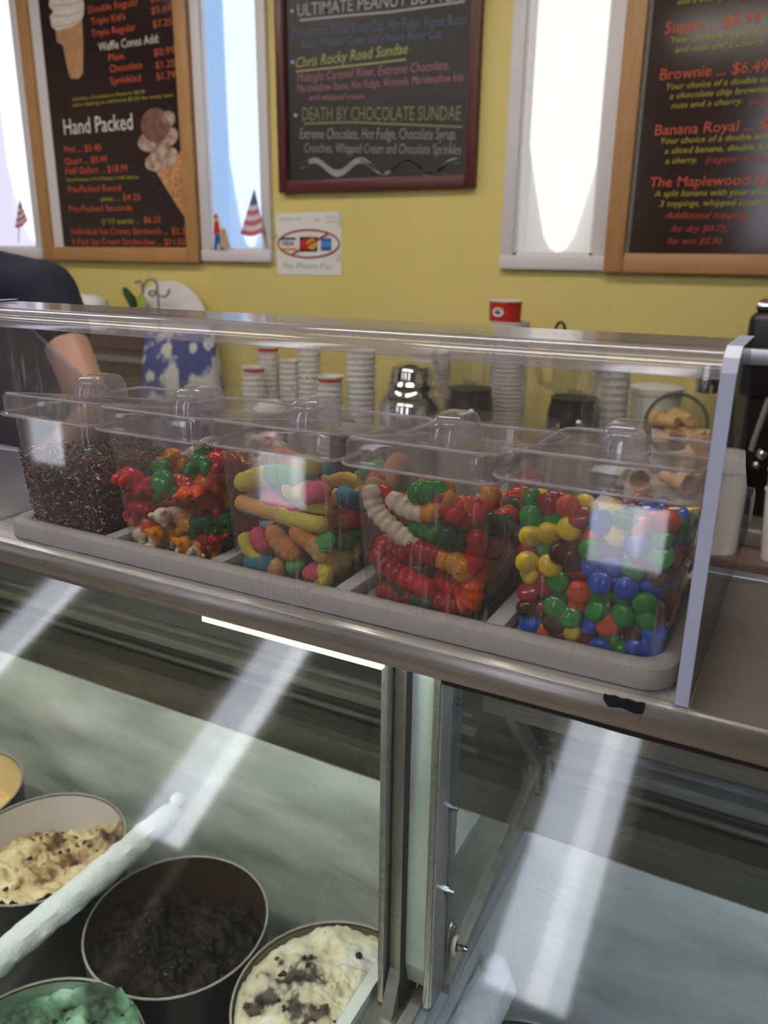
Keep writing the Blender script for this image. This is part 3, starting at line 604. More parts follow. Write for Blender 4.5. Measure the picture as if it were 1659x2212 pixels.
# ------------------------------------------------------------------ candy bins with lids
CX = [-.5085, -.4055, -.3015, -.1950, -.0880]           # from the far left bin to the right bin
BY0, BY1 = .4125, .560; BZ0, BZ1 = -.2172, -.1085
bin_lab = ['chocolate and rainbow sprinkles', 'gummy bears', 'sour gummy worms', 'clear gummy worms', 'button-shaped candies']
def ring_at(cx, z, grow=0, n=5):
    s = (z-BZ0)/(BZ1-BZ0); s = max(0, min(1, s)); hx = .0402+.0072*s**.8+grow; y0 = BY0+.006*(1-s)-grow; y1 = BY1-.010*(1-s)+grow
    return rrect(cx, (y0+y1)/2, hx, (y1-y0)/2, .013+grow, z, n)
for i, cx in enumerate(CX):
    b = thing('candy_bin', (cx, .487, BZ0), 'clear plastic bin holding ' + bin_lab[i], 'bin', 'clear candy bins in the tray')
    mb = MB(); mb.loft([ring_at(cx, BZ0, -.006), ring_at(cx, BZ0+.001, -.002), ring_at(cx, BZ0+.005)] + [ring_at(cx, BZ0+.005+(BZ1-BZ0-.005)*k/6) for k in range(1, 7)], True, False)
    obj('body', mb, M['bin'], b)
    up = .005 if i == 4 else (-.001 if i in (1,) else 0)
    l = thing('bin_lid', (cx, .487, BZ1+up), 'clear domed-handle lid on the bin of ' + bin_lab[i], 'lid', 'clear lids of the candy bins')
    zl = BZ1-.013+up; H = .0185; hx = .0555 if i == 4 else .0515; lcx = cx-.0035 if i == 4 else cx; y0, y1 = BY0-.005, BY1+.006; cyl, hyl = (y0+y1)/2, (y1-y0)/2
    def lr(o, z, tilt): return [(p[0], p[1], p[2]-(.028*(p[1]-y0)/(y1-y0) if tilt else 0)) for p in rrect(lcx, cyl, hx-o, hyl-o, .012, z, 5)]
    mb = MB(); mb.loft([lr(-.0006, zl, 0), lr(-.0006, zl+.0022, 0), lr(.001, zl+.003, 0), lr(.0008, zl+H-.0035, .6), lr(.002, zl+H-.0012, 1), lr(.0045, zl+H, 1)], False, False)
    obj('skirt', mb, M['lid'], l)
    mb = MB(); mb.add(lr(.0045, zl+H, 1), [tuple(range(24))]); obj('top_face', mb, M['lid_top'], l, smooth=False)
    for o_2, z_2, t_2, r_2 in ((-.0008, zl+.001, 0, .0011), (.0030, zl+H-.0006, 1, .0011)):
        mb = MB(); mb.tube(lr(o_2, z_2, t_2), r_2, 6, closed=True); obj('rim_highlight', mb, M['lid_highlight'], l, ang=80)  # pale beads added to draw crisp highlights along the lid edges
    hb = thing_h = None
    rings = []
    for s, h in ((1, -.0015), (.98, .004), (.93, .012), (.84, .018), (.70, .0218), (.45, .0235)):
        rings.append(rrect(cx+.002, .466, .0122*(.35+.65*s), .0225*s, .008*s, zl+H-.010+h*.86, 4))
    mb = MB(); mb.loft(rings, False, True); obj('handle', mb, M['handle'], l, ang=60)

def heap(y): return -.1370-.19*(y-.42)               # the candy lies a little lower towards the back of each bin
# ------------------------------------------------------------------ candy: buttons
def limits(cx, z, m):
    s = max(0, min(1, (z-BZ0)/(BZ1-BZ0))); hx = .0402+.0072*s**.8-m; return cx-hx, cx+hx, BY0+.006*(1-s)+m, BY1-.010*(1-s)-m
rng = np.random.default_rng(11)
COLS = dict(yellow=(232,200,40), orange=(226,84,44), red=(150,34,40), green=(38,140,52), blue=(28,84,190), brown=(66,34,30))
MC = {k: pm('candy_' + k, c, .22, spec=.5, var=.04, vscale=200, coat=.3) for k, c in COLS.items()}
SCB = 1.07
prof = [(.0005, -.0037), (.0034, -.0035), (.0055, -.0028), (.0065, -.0018), (.0068, -.0007), (.0068, .0007), (.0065, .0018), (.0055, .0028), (.0034, .0035), (.0005, .0037)]
ME = {k: mesh_of(MB().lathe([(a*SCB, b*SCB) for a, b in prof], 16), 'button_candy', m) for k, m in MC.items()}
seeds = []
for c, L in dict(yellow=[(1187,1148), (1148,1152), (1327,1155), (1140,1215), (1186,1222), (1130,1232), (1234,1138), (1225,1365), (1315,1120)], orange=[(1270,1160), (1166,1227), (1247,1285), (1247,1310), (1155,1365), (1311,1356), (1380,1150), (1395,1430), (1230,1105), (1440,1120)], red=[(1232,1165), (1130,1195), (1130,1275), (1165,1265), (1252,1390), (1160,1320), (1385,1210), (1240,1120), (1185,1100), (1240,1240)],
        green=[(1150,1118), (1185,1180), (1200,1125), (1203,1255), (1205,1285), (1197,1310), (1232,1335), (1290,1287), (1283,1318), (1338,1300), (1340,1330), (1405,1310), (1402,1342), (1308,1392), (1344,1410), (1430,1160), (1365,1235), (1280,1182), (1350,1125), (1425,1200)], blue=[(1118,1145), (1273,1222), (1315,1222), (1295,1255), (1352,1268), (1405,1280), (1270,1348), (1416,1376), (1383,1408), (1297,1412), (1125,1345), (1380,1175), (1310,1125), (1445,1410)],
        brown=[(1238,1210), (1315,1190), (1140,1320), (1200,1355), (1205,1390), (1367,1368), (1215,1195), (1420,1245), (1445,1330)]).items():
    for q in L: seeds.append((c, q))
P = []; C = []; fixed = []; N = []
for c, q in seeds:
    p = on(q[0], q[1], 1, BY0+.0085); lo, hi, f, bk = limits(CX[4], p.z, .0066)
    P.append([min(max(p.x, lo), hi), f+rng.uniform(0, .002), min(max(p.z, BZ0+.0055), -.126)]); C.append(c); fixed.append(.35); N.append((0, -1, 0))
cl = list(COLS)
def rnd(n, fn, nrm):
    for _ in range(n): P.append(fn()); C.append(cl[rng.choice(6, p=[.14,.16,.17,.22,.19,.12])]); fixed.append(1.0); N.append(nrm)
ZTOP = -.1365
rnd(56, lambda: [rng.uniform(CX[4]-.045, CX[4]+.045), rng.uniform(.430, .442), rng.uniform(BZ0+.006, ZTOP)], (0, -1, 0))
rnd(64, lambda: [rng.uniform(CX[4]-.045, CX[4]+.045), rng.uniform(.425, .545), rng.uniform(-.006, .004)], (0, 0, 1))
for q_ in P[-64:]: q_[2] += heap(q_[1])
rnd(40, lambda: [CX[4]+.038, rng.uniform(.43, .545), rng.uniform(BZ0+.006, ZTOP-.020)], (1, 0, 0))
P = np.array(P); fx = np.array(fixed)[:, None]; H0 = P.copy(); N = np.array(N, float); R2 = .0120
for it in range(220):
    d = P[:, None, :]-P[None, :, :]; L = np.sqrt((d**2).sum(-1))+1e-9; np.fill_diagonal(L, 1)
    w = np.clip(R2-L, 0, None)/L*.32; P = P + fx*(d*w[..., None]).sum(1) + (H0-P)*np.where(fx < .9, .15, .01)
    for i in range(len(P)):
        lo, hi, f, bk = limits(CX[4], P[i, 2], .0062); P[i, 0] = min(max(P[i, 0], lo), hi); P[i, 1] = min(max(P[i, 1], f-.001), bk); P[i, 2] = min(max(P[i, 2], BZ0+.0048), heap(P[i, 1])+.007)
for p, c, n, fz in zip(P, C, N, fixed):
    a = Vector(n)*1.0 + Vector(rng.normal(0, .38 if fz < .9 else .55, 3))
    zone = 'pressed to the front of' if p[1] < .4275 and p[2] < -.150 else ('heaped on top in' if p[2] > -.150 else ('deeper inside' if n[0] < .5 else 'along the right side of')); q = Vector((0, 0, 1)).rotation_difference(a.normalized())
    o = inst('button_candy', ME[c], p, None, 'glossy %s button-shaped candy %s the right-hand bin' % (c, zone), 'candy', 'button candies in the right-hand bin')
    o.rotation_euler = q.to_euler()

# ------------------------------------------------------------------ candy: worms and bears
GC = dict(red=(226,30,34), green=(26,140,40), amber=(236,150,30), white=(238,220,190), orange=(238,92,34), yellow=(240,206,66), darkgreen=(12,84,36), crimson=(172,16,28))
SC = dict(yellow=(238,220,96), green=(96,190,104), pink=(236,96,122), orange=(240,158,92), blue=(58,150,180), peach=(242,190,120), teal=(40,130,140))
def gummy(name, c): return pm(name, c, .16, spec=.5, var=.05, vscale=60, trans=.22, ior=1.4, bump=.03, bscale=300)
def sour(name, c): return pm(name, c, .75, spec=.4, var=.05, vscale=120, bump=1.0, bscale=900)
GM = {k: gummy('gummy_' + k, c) for k, c in GC.items()}
SM = {k: sour('sour_' + k, c) for k, c in SC.items()}
def worm(pts, r, mats, ridge, label, group, box):
    cx, zmax = box; P = []; Q = []
    for q in pts:
        q = Vector(q); lo, hi, f, bk = limits(cx, q.z, r+.0012); q.x = min(max(q.x, lo), hi); q.y = min(max(q.y, f), bk); q.z = min(max(q.z, BZ0+r+.0015), zmax)
        if not P or (q-P[-1]).length > .004: P.append(q)
    if len(P) < 2: P.append(P[0]+Vector((-.012, 0, 0)))
    n = len(P)
    for i in range(n-1):                                  # Catmull-Rom through the control points
        p0, p1, p2, p3 = P[max(i-1, 0)], P[i], P[i+1], P[min(i+2, n-1)]; k = max(3, int((p2-p1).length/.0016))
        for j in range(k):
            t = j/k; Q.append(.5*((2*p1)+(p2-p0)*t+(2*p0-5*p1+4*p2-p3)*t*t+(3*p1-p0-3*p2+p3)*t**3))
    Q.append(P[-1])
    m = len(Q); rad = []; step = sum((Q[i+1]-Q[i]).length for i in range(m-1))/(m-1)
    for i in range(m):
        e = min(i, m-1-i)*step/r; b = r*(1+ridge*math.sin(i*1.9)); rad.append(b*math.sqrt(max(.03, 1-(1-min(1, e))**2)))
    mb = MB(); mb.tube(Q, rad, 10)
    nf = len(mb.f)
    for fi in range(nf-2): mb.m[fi] = 0 if (fi//10) < (m-1)*.5 else 1
    mb.m[-2] = 0; mb.m[-1] = 1
    return obj('gummy_worm', mb, mats, label=label, cat='gummy worm', group=group, ang=80)
def pw(px, cx, yoff=.010):
    return [tuple(on(a, b, 1, BY0+.003+yoff)) for a, b in px]
def labw(style, a, b, where): return '%s gummy worm in %s and %s %s' % (style, a, b, where) if a != b else '%s gummy worm all in %s %s' % (style, a, where)
# bin 4: clear gummy worms (the ones in front first, as seen)
W4 = [([(790,1045), (812,1100), (860,1150), (905,1180)], 'white', 'white', .010, .0072), ([(808,1050), (840,1080), (880,1120), (940,1160), (1000,1180)], 'red', 'orange', .020, .0072), ([(838,1070), (880,1100), (925,1108), (960,1085), (985,1075)], 'white', 'amber', .008, .0070), ([(885,1070), (915,1062), (945,1062), (965,1090), (1000,1125)], 'green', 'red', .009, .0082), ([(1000,1075), (1010,1098), (985,1120), (1070,1105)], 'orange', 'red', .016, .0072),
      ([(1045,1040), (1058,1065), (1068,1090), (1070,1110)], 'amber', 'red', .022, .0085), ([(885,1130), (920,1140), (955,1160), (985,1170), (1000,1150)], 'green', 'darkgreen', .012, .0080), ([(960,1135), (965,1160), (955,1185)], 'darkgreen', 'darkgreen', .007, .0085), ([(870,1180), (920,1195), (965,1210), (1000,1230), (985,1255)], 'crimson', 'amber', .008, .0090),
      ([(795,1180), (830,1215), (860,1240), (910,1265), (940,1280)], 'crimson', 'red', .010, .0085), ([(840,1225), (865,1255), (875,1290), (860,1310)], 'darkgreen', 'darkgreen', .012, .0085), ([(800,1150), (850,1190), (950,1200), (1040,1180)], 'red', 'crimson', .022, .0085), ([(930,1290), (980,1310), (1040,1300), (1080,1260)], 'crimson', 'orange', .010, .0085), ([(1000,1230), (1040,1210), (1075,1180), (1070,1150)], 'red', 'crimson', .012, .0085), ([(800,1270), (840,1300), (900,1320), (960,1330)], 'crimson', 'darkgreen', .008, .0085), ([(940,1240), (990,1270), (1050,1250), (1085,1210)], 'red', 'orange', .018, .0085)]
for px, a, b, yo_, r in W4: worm(pw(px, CX[3], yo_), r*.88, [GM[a], GM[b]], .10, labw('shiny', a, b, 'in the fourth bin'), 'clear gummy worms', (CX[3], -.130))
ks = ['crimson', 'red', 'red', 'orange', 'amber', 'darkgreen']
def fill(cx, n, r, keys, mats, style, where, group, y0, y1, ztop, ridge, seed):
    g = random.Random(seed)
    for k in range(n):
        z = BZ0+.008+(ztop-BZ0-.012)*((k*.618) % 1); y = y0+(y1-y0)*((k*.377) % 1); z -= .2*(y-y0)*(z-BZ0)/(ztop-BZ0); x = cx+g.uniform(-.02, .02); a = g.uniform(-.5, .5); L = g.uniform(.022, .034)
        pts = [(x+L*(t-.5)*2*math.cos(a), y+g.uniform(-.006, .006), z+L*(t-.5)*1.3*math.sin(a*2)+.006*math.sin(t*6.28+k)) for t in (0, .33, .66, 1)]
        i, j = g.choice(keys), g.choice(keys); worm(pts, r, [mats[i], mats[j]], ridge, labw(style, i, j, where), group, (cx, ztop))
fill(CX[3], 36, .0075, ks, GM, 'shiny', 'in the fourth bin', 'clear gummy worms', .437, .535, -.148, .10, 3)
def side(cx, n, r, keys, mats, style, where, group, ztop, ridge, seed):
    g = random.Random(seed)
    for k in range(n):
        z = BZ0+.008+(ztop-BZ0-.022)*(k+.5)/n; y = .475+.045*(k % 2); L = g.uniform(.026, .036); s_ = 1 if k % 4 < 3 else -1
        pts = [(cx+s_*(.036+.004*math.sin(t*5+k)), y+L*(t-.5)*2, z+.007*math.sin(t*6.28+k*1.7)) for t in (0, .33, .66, 1)]
        i, j = g.choice(keys), g.choice(keys); worm(pts, r, [mats[i], mats[j]], ridge, labw(style, i, j, where), group, (cx, ztop+.004))
side(CX[3], 14, .0078, ks, GM, 'shiny', 'along the side of the fourth bin', 'clear gummy worms', -.140, .10, 13)
# bin 3: sour worms
W3 = [([(495,1043), (520,1045), (560,1030), (610,1025), (650,1045)], 'yellow', 'green', .010, .0078), ([(615,1045), (650,1065), (690,1062), (745,1060)], 'yellow', 'pink', .010, .0085), ([(500,1080), (550,1095), (600,1110), (650,1125), (715,1138)], 'peach', 'yellow', .009, .0068), ([(570,1065), (590,1085), (620,1110), (650,1100)], 'pink', 'pink', .014, .0085), ([(505,1105), (540,1115), (560,1085), (550,1070)], 'teal', 'blue', .018, .0080),
      ([(590,1130), (600,1165), (625,1190), (645,1205)], 'orange', 'orange', .009, .0090), ([(630,1140), (660,1160), (690,1190), (695,1215)], 'orange', 'peach', .009, .0085), ([(550,1140), (565,1170), (580,1190)], 'pink', 'pink', .010, .0085), ([(715,1150), (716,1185), (705,1165)], 'green', 'green', .010, .0075), ([(525,1150), (540,1185), (560,1200), (580,1195)], 'yellow', 'yellow', .012, .0065),
      ([(525,1205), (550,1220), (585,1212)], 'blue', 'blue', .009, .0085), ([(620,1220), (640,1225), (650,1235)], 'green', 'green', .010, .0085), ([(595,1205), (600,1225), (590,1235), (615,1240)], 'peach', 'orange', .009, .0062), ([(655,1250), (680,1240), (700,1230), (710,1222)], 'pink', 'pink', .009, .0085), ([(680,1262), (710,1255), (725,1235), (728,1220)], 'yellow', 'yellow', .009, .0065), ([(735,1185), (745,1205), (735,1230), (770,1215)], 'orange', 'peach', .014, .0075), ([(560,995), (600,985), (640,1000), (690,1010)], 'orange', 'yellow', .055, .0085), ([(640,1080), (690,1090), (740,1095), (765,1110)], 'peach', 'yellow', .016, .0080)]
for px, a, b, yo_, r in W3: worm(pw(px, CX[2], yo_), r*.88, [SM[a], SM[b]], .05, labw('sugar-coated', a, b, 'in the middle bin'), 'sour gummy worms', (CX[2], -.124))
fill(CX[2], 34, .0072, list(SC), SM, 'sugar-coated', 'in the middle bin', 'sour gummy worms', .436, .535, -.148, .05, 5)
side(CX[2], 14, .0075, list(SC), SM, 'sugar-coated', 'along the side of the middle bin', 'sour gummy worms', -.140, .05, 15)
# bin 2: gummy bears
def bear_mesh(mat):
    bm = bmesh.new()
    mb = MB(); mb.ball((0, 0, 0), (.0085, .0068, .0105), 12, 8); mb.ball((0, -.001, .0135), (.0068, .0060, .0060), 12, 8)
    for s in (-1, 1):
        mb.ball((s*.0050, 0, .0190), (.0026, .0024, .0026), 8, 6); mb.ball((s*.0062, -.0060, .0035), (.0030, .0046, .0030), 8, 6); mb.ball((s*.0060, -.0062, -.0080), (.0036, .0052, .0036), 8, 6)
    mb.ball((0, -.0062, .0125), (.0030, .0026, .0024), 8, 6)
    me = mesh_of(mb, 'gummy_bear', mat, ang=90)
    o = bpy.data.objects.new('tmp', me); COL.objects.link(o); rm = o.modifiers.new('r', 'REMESH'); rm.mode = 'VOXEL'; rm.voxel_size = .0009; sm = o.modifiers.new('s', 'SMOOTH'); sm.iterations = 3
    dg = bpy.context.evaluated_depsgraph_get(); m2 = bpy.data.meshes.new_from_object(o.evaluated_get(dg)); bpy.data.objects.remove(o)
    m2.materials.clear(); m2.materials.append(mat)
    for p_ in m2.polygons: p_.use_smooth = True
    m2.name = 'gummy_bear'; return m2
bm0 = bear_mesh(GM['red']); BM = {}
for k in ('red', 'green', 'amber', 'white', 'orange', 'darkgreen', 'crimson'):
    m2 = bm0.copy(); m2.materials.clear(); m2.materials.append(GM[k]); BM[k] = m2
g = random.Random(4)
BE = [((285,1030), 'red', .012), ((325,1050), 'red', .018), ((350,1040), 'green', .010), ((437,1005), 'green', .020), ((420,1050), 'orange', .014), ((470,1040), 'orange', .016), ((385,1045), 'orange', .024), ((300,1095), 'crimson', .012), ((345,1100), 'red', .020), ((372,1115), 'white', .010), ((410,1130), 'amber', .012), ((465,1130), 'darkgreen', .012), ((430,1100), 'crimson', .022), ((305,1150), 'white', .011), ((345,1160), 'white', .012), ((375,1150), 'amber', .010), ((405,1175), 'white', .011), ((445,1180), 'amber', .012), ((480,1170), 'crimson', .014), ((290,1065), 'crimson', .020), ((490,1090), 'crimson', .016), ((450,1150), 'darkgreen', .018), ((330,1130), 'orange', .014), ((490,1060), 'red', .020)]
pl = []
for q, c, yo_ in BE:
    p = on(q[0], q[1], 1, BY0+.003+yo_); pl.append((p, c))
for k in range(44): pl.append((Vector((CX[1]+(g.uniform(-.035, .035) if k % 2 else .036), g.uniform(.445, .54), BZ0+.012+(k/44)*.064)), g.choice(['red', 'amber', 'white', 'crimson', 'darkgreen', 'orange'])))
for p, c in pl:
    lo, hi, f, bk = limits(CX[1], p.z, .0105); p = Vector((min(max(p.x, lo), hi), min(max(p.y, f), bk), min(max(p.z, BZ0+.0095), -.130-.16*(p.y-.42))))
    inst('gummy_bear', BM[c], p, (g.uniform(.9, 2.2), g.uniform(-.6, .6), g.uniform(0, 6.28)), '%s gummy bear piled in the second clear bin' % {'darkgreen': 'dark green', 'white': 'pale clear', 'crimson': 'deep red'}.get(c, c), 'gummy bear', 'gummy bears', scale=1.05)
# bin 1: sprinkles, far too many to count
mb = MB(); g = random.Random(8)
def nub(p, r, L):
    d = Vector((g.gauss(0, 1), g.gauss(0, 1), g.gauss(0, .7))).normalized(); u = d.orthogonal().normalized(); w = d.cross(u); a, b = p-d*L, p+d*L
    mb.cur = g.choices(range(6), [.52, .12, .10, .10, .08, .08])[0]
    mb.add([tuple(a+u*r), tuple(a-u*.5*r+w*.87*r), tuple(a-u*.5*r-w*.87*r), tuple(b+u*r), tuple(b-u*.5*r+w*.87*r), tuple(b-u*.5*r-w*.87*r)], [(2,1,0), (3,4,5), (0,1,4,3), (1,2,5,4), (2,0,3,5)])
for k in range(9000):
    z = BZ0+.002+(.072)*g.random(); lo, hi, f, bk = limits(CX[0], z, .0022); s = g.random()
    top = -.153+.010*noise.noise(Vector((s*7, 1, 2)))
    if s < .42: p = Vector((g.uniform(lo, hi), f+g.uniform(0, .004), min(z, top)))
    elif s < .62: yy = g.uniform(f, bk); p = Vector((hi-g.uniform(0, .004), yy, min(z, top-.018*(yy-f)/(bk-f))))
    elif s < .72: yy = g.uniform(f, bk); p = Vector((lo+g.uniform(0, .004), yy, min(z, top-.018*(yy-f)/(bk-f))))
    else:
        x, y = g.uniform(lo, hi), g.uniform(f, bk); p = Vector((x, y, -.152+.012*noise.noise(Vector((x*45, y*45, 0)))-.020*(y-f)/(bk-f)-g.uniform(0, .003)))
    nub(p, .00075, .0018)
SPM = [pm('sprinkle_brown', (74,46,40), .5), pm('sprinkle_white', (214,196,186), .5), pm('sprinkle_red', (170,60,60), .5), pm('sprinkle_teal', (70,100,104), .5), pm('sprinkle_pink', (190,120,120), .5), pm('sprinkle_dark', (44,30,32), .5)]
mb.cur = 6; zb = BZ0+.0015
mb.loft([ring_at(CX[0], zb+(.044)*k/3, -.0045) for k in range(4)]); obj('sprinkles', mb, SPM+[pm('sprinkle_core', (60,40,38), .8, rgb2=(120,90,84), vscale=400)], label='dark chocolate and rainbow sprinkles filling the far left clear bin', cat='sprinkles', kind='stuff', smooth=False)

# ------------------------------------------------------------------ tubs of ice cream
ZR, RT = -.82, .1165
def tub(cx, cy, label, ice, lab_ice, depth, fn, mats, inner, bits=None, fuzzy=.006, seed=0, top=ZR):
    t = thing('ice_cream_tub', (cx, cy, -1.085), label, 'tub', 'round cardboard ice cream tubs in the cabinet')
    obj('wall', MB().lathe([(RT-.010, -1.085), (RT-.001, top-.012), (RT-.001, top-.001)], 40, (cx, cy, 0), True, False), M['board_card'], t)
    obj('liner', MB().lathe([(RT-.012, -1.08), (RT-.003, top-.002)], 40, (cx, cy, 0), False, False), inner, t)
    mb = MB(); mb.tube([(cx+(RT-.001)*math.cos(6.2832*k/48), cy+(RT-.001)*math.sin(6.2832*k/48), top) for k in range(48)], .0015, 6, closed=True); obj('rim', mb, M['rim_card'], t)
    mb = MB(); nr, na = 44, 110; V = [(0, 0, 0)]; F = []
    def H(x, y):
        q = Vector((x*26+seed*9.1, y*26, seed)); h = fn(x, y) + fuzzy*1.25*noise.fractal(q, .75, 2.1, 6) + fuzzy*.7*abs(noise.noise(q*2.6)) - fuzzy*.5*abs(noise.noise(q*5.3)); return -depth+h
    V[0] = (cx, cy, top+H(0, 0))
    for i in range(1, nr+1):
        r = (RT-.0045)*i/nr
        for j in range(na):
            a = 6.2832*j/na; x, y = r*math.cos(a), r*math.sin(a); V.append((cx+x, cy+y, top+H(x, y)))
    for j in range(na): F.append((0, 1+j, 1+(j+1) % na))
    for i in range(nr-1):
        for j in range(na): k = (j+1) % na; F.append((1+i*na+j, 1+(i+1)*na+j, 1+(i+1)*na+k, 1+i*na+k))
    mb.add(V, F); ic = obj('ice_cream', mb, mats, label=lab_ice, cat='ice cream', group='ice cream in the tubs', ang=80)
    if bits:
        g = random.Random(seed+3); mb = MB()
        for k in range(bits[0]):
            a = g.uniform(0, 6.283); r = (RT-.016)*math.sqrt(g.random()); x, y = r*math.cos(a), r*math.sin(a); s = g.uniform(*bits[1]); o = len(mb.v)
            mb.cur = g.randrange(len(bits[2])); mb.ball((cx+x, cy+y, top+H(x, y)+s*.1), (s*g.uniform(.7, 1.4), s*g.uniform(.7, 1.4), s*g.uniform(.4, .8)), 7, 5)
            for i in range(o, len(mb.v)):
                v = Vector(mb.v[i]); mb.v[i] = tuple(v+Vector((1, 1, 1))*s*.35*noise.noise(v*400))
        obj('mix_in_bits', mb, bits[2], ic, kind='stuff', ang=80)
stain = lambda n, a, b, sc=14: pm(n, a, .5, rgb2=b, vscale=sc, detail=5)
ck1, ck2 = pm('cookie_black', (24,20,22), .5, var=.2), pm('cookie_brown', (124,82,50), .6, var=.2)
cream1 = pm('ic_dough', (0,0,0), .5, stops=[(.30,(70,50,38)), (.38,(134,96,62)), (.47,(204,178,134)), (.6,(228,210,168)), (.8,(238,226,192))], vscale=24, detail=6, bump=.6, bscale=160)
tub(-.879, .618, 'tub of beige cookie dough ice cream left of the frosted pipe', 1, 'beige cookie dough ice cream with dark bits, scooped low at the back', .008, lambda x, y: -.062*max(0, (y*.75-x*.75)/.1-.15)+.004*max(0, -y/.1), cream1, stain('liner_cream', (236,232,238), (212,198,190), 4), (60, (.0012, .0038), [ck1, ck2, ck2]), .013, 1)
tub(-.611, .605, 'tub of dark chocolate ice cream in the middle of the cabinet', 1, 'nearly black chocolate ice cream scooped low in its tub', .046, lambda x, y: -.018*(y/.1)+.012*math.sin(x*40), pm('ic_black', (0,0,0), .6, spec=.2, stops=[(.34,(4,4,5)), (.55,(16,12,12)), (.75,(58,44,38))], vscale=30, detail=6, bump=.7, bscale=140), stain('liner_choc', (12,10,10), (58,42,28), 6), (60, (.002, .005), [ck1]), .012, 2)
tub(-.374, .600, 'tub of cookies and cream ice cream beside the divider', 1, 'cream coloured cookies and cream ice cream with black cookie chunks', .005, lambda x, y: .008*math.cos(x*20)-.026*max(0, (x+y)/.12-.35), pm('ic_cookie', (0,0,0), .5, stops=[(.34,(34,28,28)), (.41,(92,80,72)), (.45,(214,206,182)), (.55,(238,232,202)), (.66,(246,246,246))], vscale=17, detail=9, bump=.6, bscale=150), stain('liner_cook', (70,60,46), (120,110,90), 10), (44, (.0012, .0042), [ck1, ck1, pm('cookie_grey', (70,62,58), .6)]), .008, 3)
tub(-.5985, .371, 'tub of green mint ice cream nearest the front glass', 1, 'pale green mint chip ice cream heaped to the rim of its tub', .003, lambda x, y: .010*math.sin(x*22+y*10)-.015*max(0, -x/.11), pm('ic_mint', (0,0,0), .5, stops=[(.36,(24,32,26)), (.44,(58,92,68)), (.56,(108,156,124)), (.74,(196,224,212))], vscale=15, detail=7, stretch=(1, 1.8, 1), bump=.7, bscale=140), stain('liner_mint', (200,214,204), (90,130,100), 10), (60, (.001, .003), [ck1]), .012, 4, ZR+.010)
tub(-1.114, .625, 'tub of pale vanilla ice cream at the far left edge', 1, 'pale yellow vanilla ice cream in the far left tub', .050, lambda x, y: -.02*y/.1, pm('ic_vanilla', (240,216,160), .5, rgb2=(214,178,112), vscale=12, bump=.4), stain('liner_van', (236,222,186), (220,190,130), 9), None, .006, 5)
tub(-.135, .572, 'tub with a brown stained rim right of the divider', 1, 'brown streaked ice cream at the bottom edge right of the divider', .03, lambda x, y: 0, pm('ic_brown', (150,116,88), .5, rgb2=(70,46,36), vscale=20, bump=.5), stain('liner_br', (140,110,80), (60,40,30), 14), None, .008, 6)

# ------------------------------------------------------------------ back counter and what stands on it
ZK = -.65
bc = thing('back_counter', (-1.3, 2.14, -ZC), 'brown topped back counter along the yellow wall', 'counter')
obj('worktop', MB().rbox(-3.9, 1.4, 1.88, 2.397, ZK-.035, ZK, .004), M['counter'], bc)
obj('carcass', MB().box(-3.88, 1.38, 1.93, 2.397, -ZC+.08, ZK-.035), M['counter_front'], bc, smooth=False)
for k in range(9): obj('door', MB().rbox(-3.86+.58*k, -3.86+.58*k+.565, 1.912, 1.93, -ZC+.1, ZK-.05, .004), M['counter_front'], bc)
obj('plinth', MB().box(-3.88, 1.38, 2.0, 2.397, -ZC, -ZC+.08), M['black_rubber'], bc, smooth=False)
red_p = pm('cup_red', (196,40,36), .5, var=.03)
def cup_mesh(rt, rb, h, band=False, n=22):
    mb = MB(); P = [(rb*.92, .003), (rb, 0), (rb+(rt-rb)*.45, h*.45), (rb+(rt-rb)*.92, h*.92), (rt, h-.004), (rt+.0022, h-.003), (rt+.0024, h), (rt-.001, h), (rb-.001, .004)]
    mb.lathe(P, n, (0, 0, 0), False, True)
    if band:
        for fi in range(len(mb.f)):
            if n*2 <= fi < n*4-n and band: mb.m[fi] = 1
    return mesh_of(mb, 'paper_cup', [M['paper'], red_p])
def cups(x, y, z0, ztop, rt, rb, h, pitch, label, group, band=False, last=None):
    me = cup_mesh(rt, rb, h); n = max(1, int(round((ztop-z0-h)/pitch))+1); p = (ztop-z0-h)/max(1, n-1)
    mb_ = cup_mesh(rt, rb, h, True)
    for k in range(n):
        e = band and k >= n-1
        inst('paper_cup', mb_ if e else me, (x, y, z0+k*p), (0, 0, k*.7), (label.replace('white paper cup in', 'red-banded top cup of').replace('red and white paper tub stacked', 'topmost red-banded paper tub') if e else label), 'cup', group)
    return z0+(n-1)*p
for x, y, zt, r, band, lab in ((-1.531, 2.03, -.327, .034, True, 'white paper cup in the short front stack left of the milkshake canister'), (-1.553, 2.14, -.275, .034, True, 'white paper cup in the taller rear stack at the left'), (-1.474, 2.15, -.315, .035, False, 'white paper cup in the plain stack behind the left cups'), (-1.401, 2.15, -.272, .036, False, 'white paper cup in the tall plain stack at the middle of the counter'), (-1.251, 2.03, -.335, .037, True, 'white paper cup in the low stack just left of the canister'), (-1.172, 2.08, -.258, .043, False, 'white paper cup in the tall wide stack beside the canister')):
    cups(x, y, ZK, zt, r, r*.72, .085, .0175, lab, 'paper cup stacks on the back counter', band)
zt = cups(-.742, 2.16, ZK, -.162, .052, .040, .075, .0118, 'white ribbed paper tub in the tall stack between the blenders', 'ribbed paper tubs between the blenders')
mb = MB(); mb.lathe([(.0425, 0), (.0438, .03), (.0447, .052), (.0465, .0525), (.0465, .055), (.044, .055), (.042, .004)], 28, (0, 0, 0), False, True)
for fi in range(len(mb.f)): mb.m[fi] = 1 if fi < 56 else 0
rc = thing('red_tub', (-.760, 2.16, -.161), 'red paper tub with white oval emblem on top of the tall stack', 'cup')
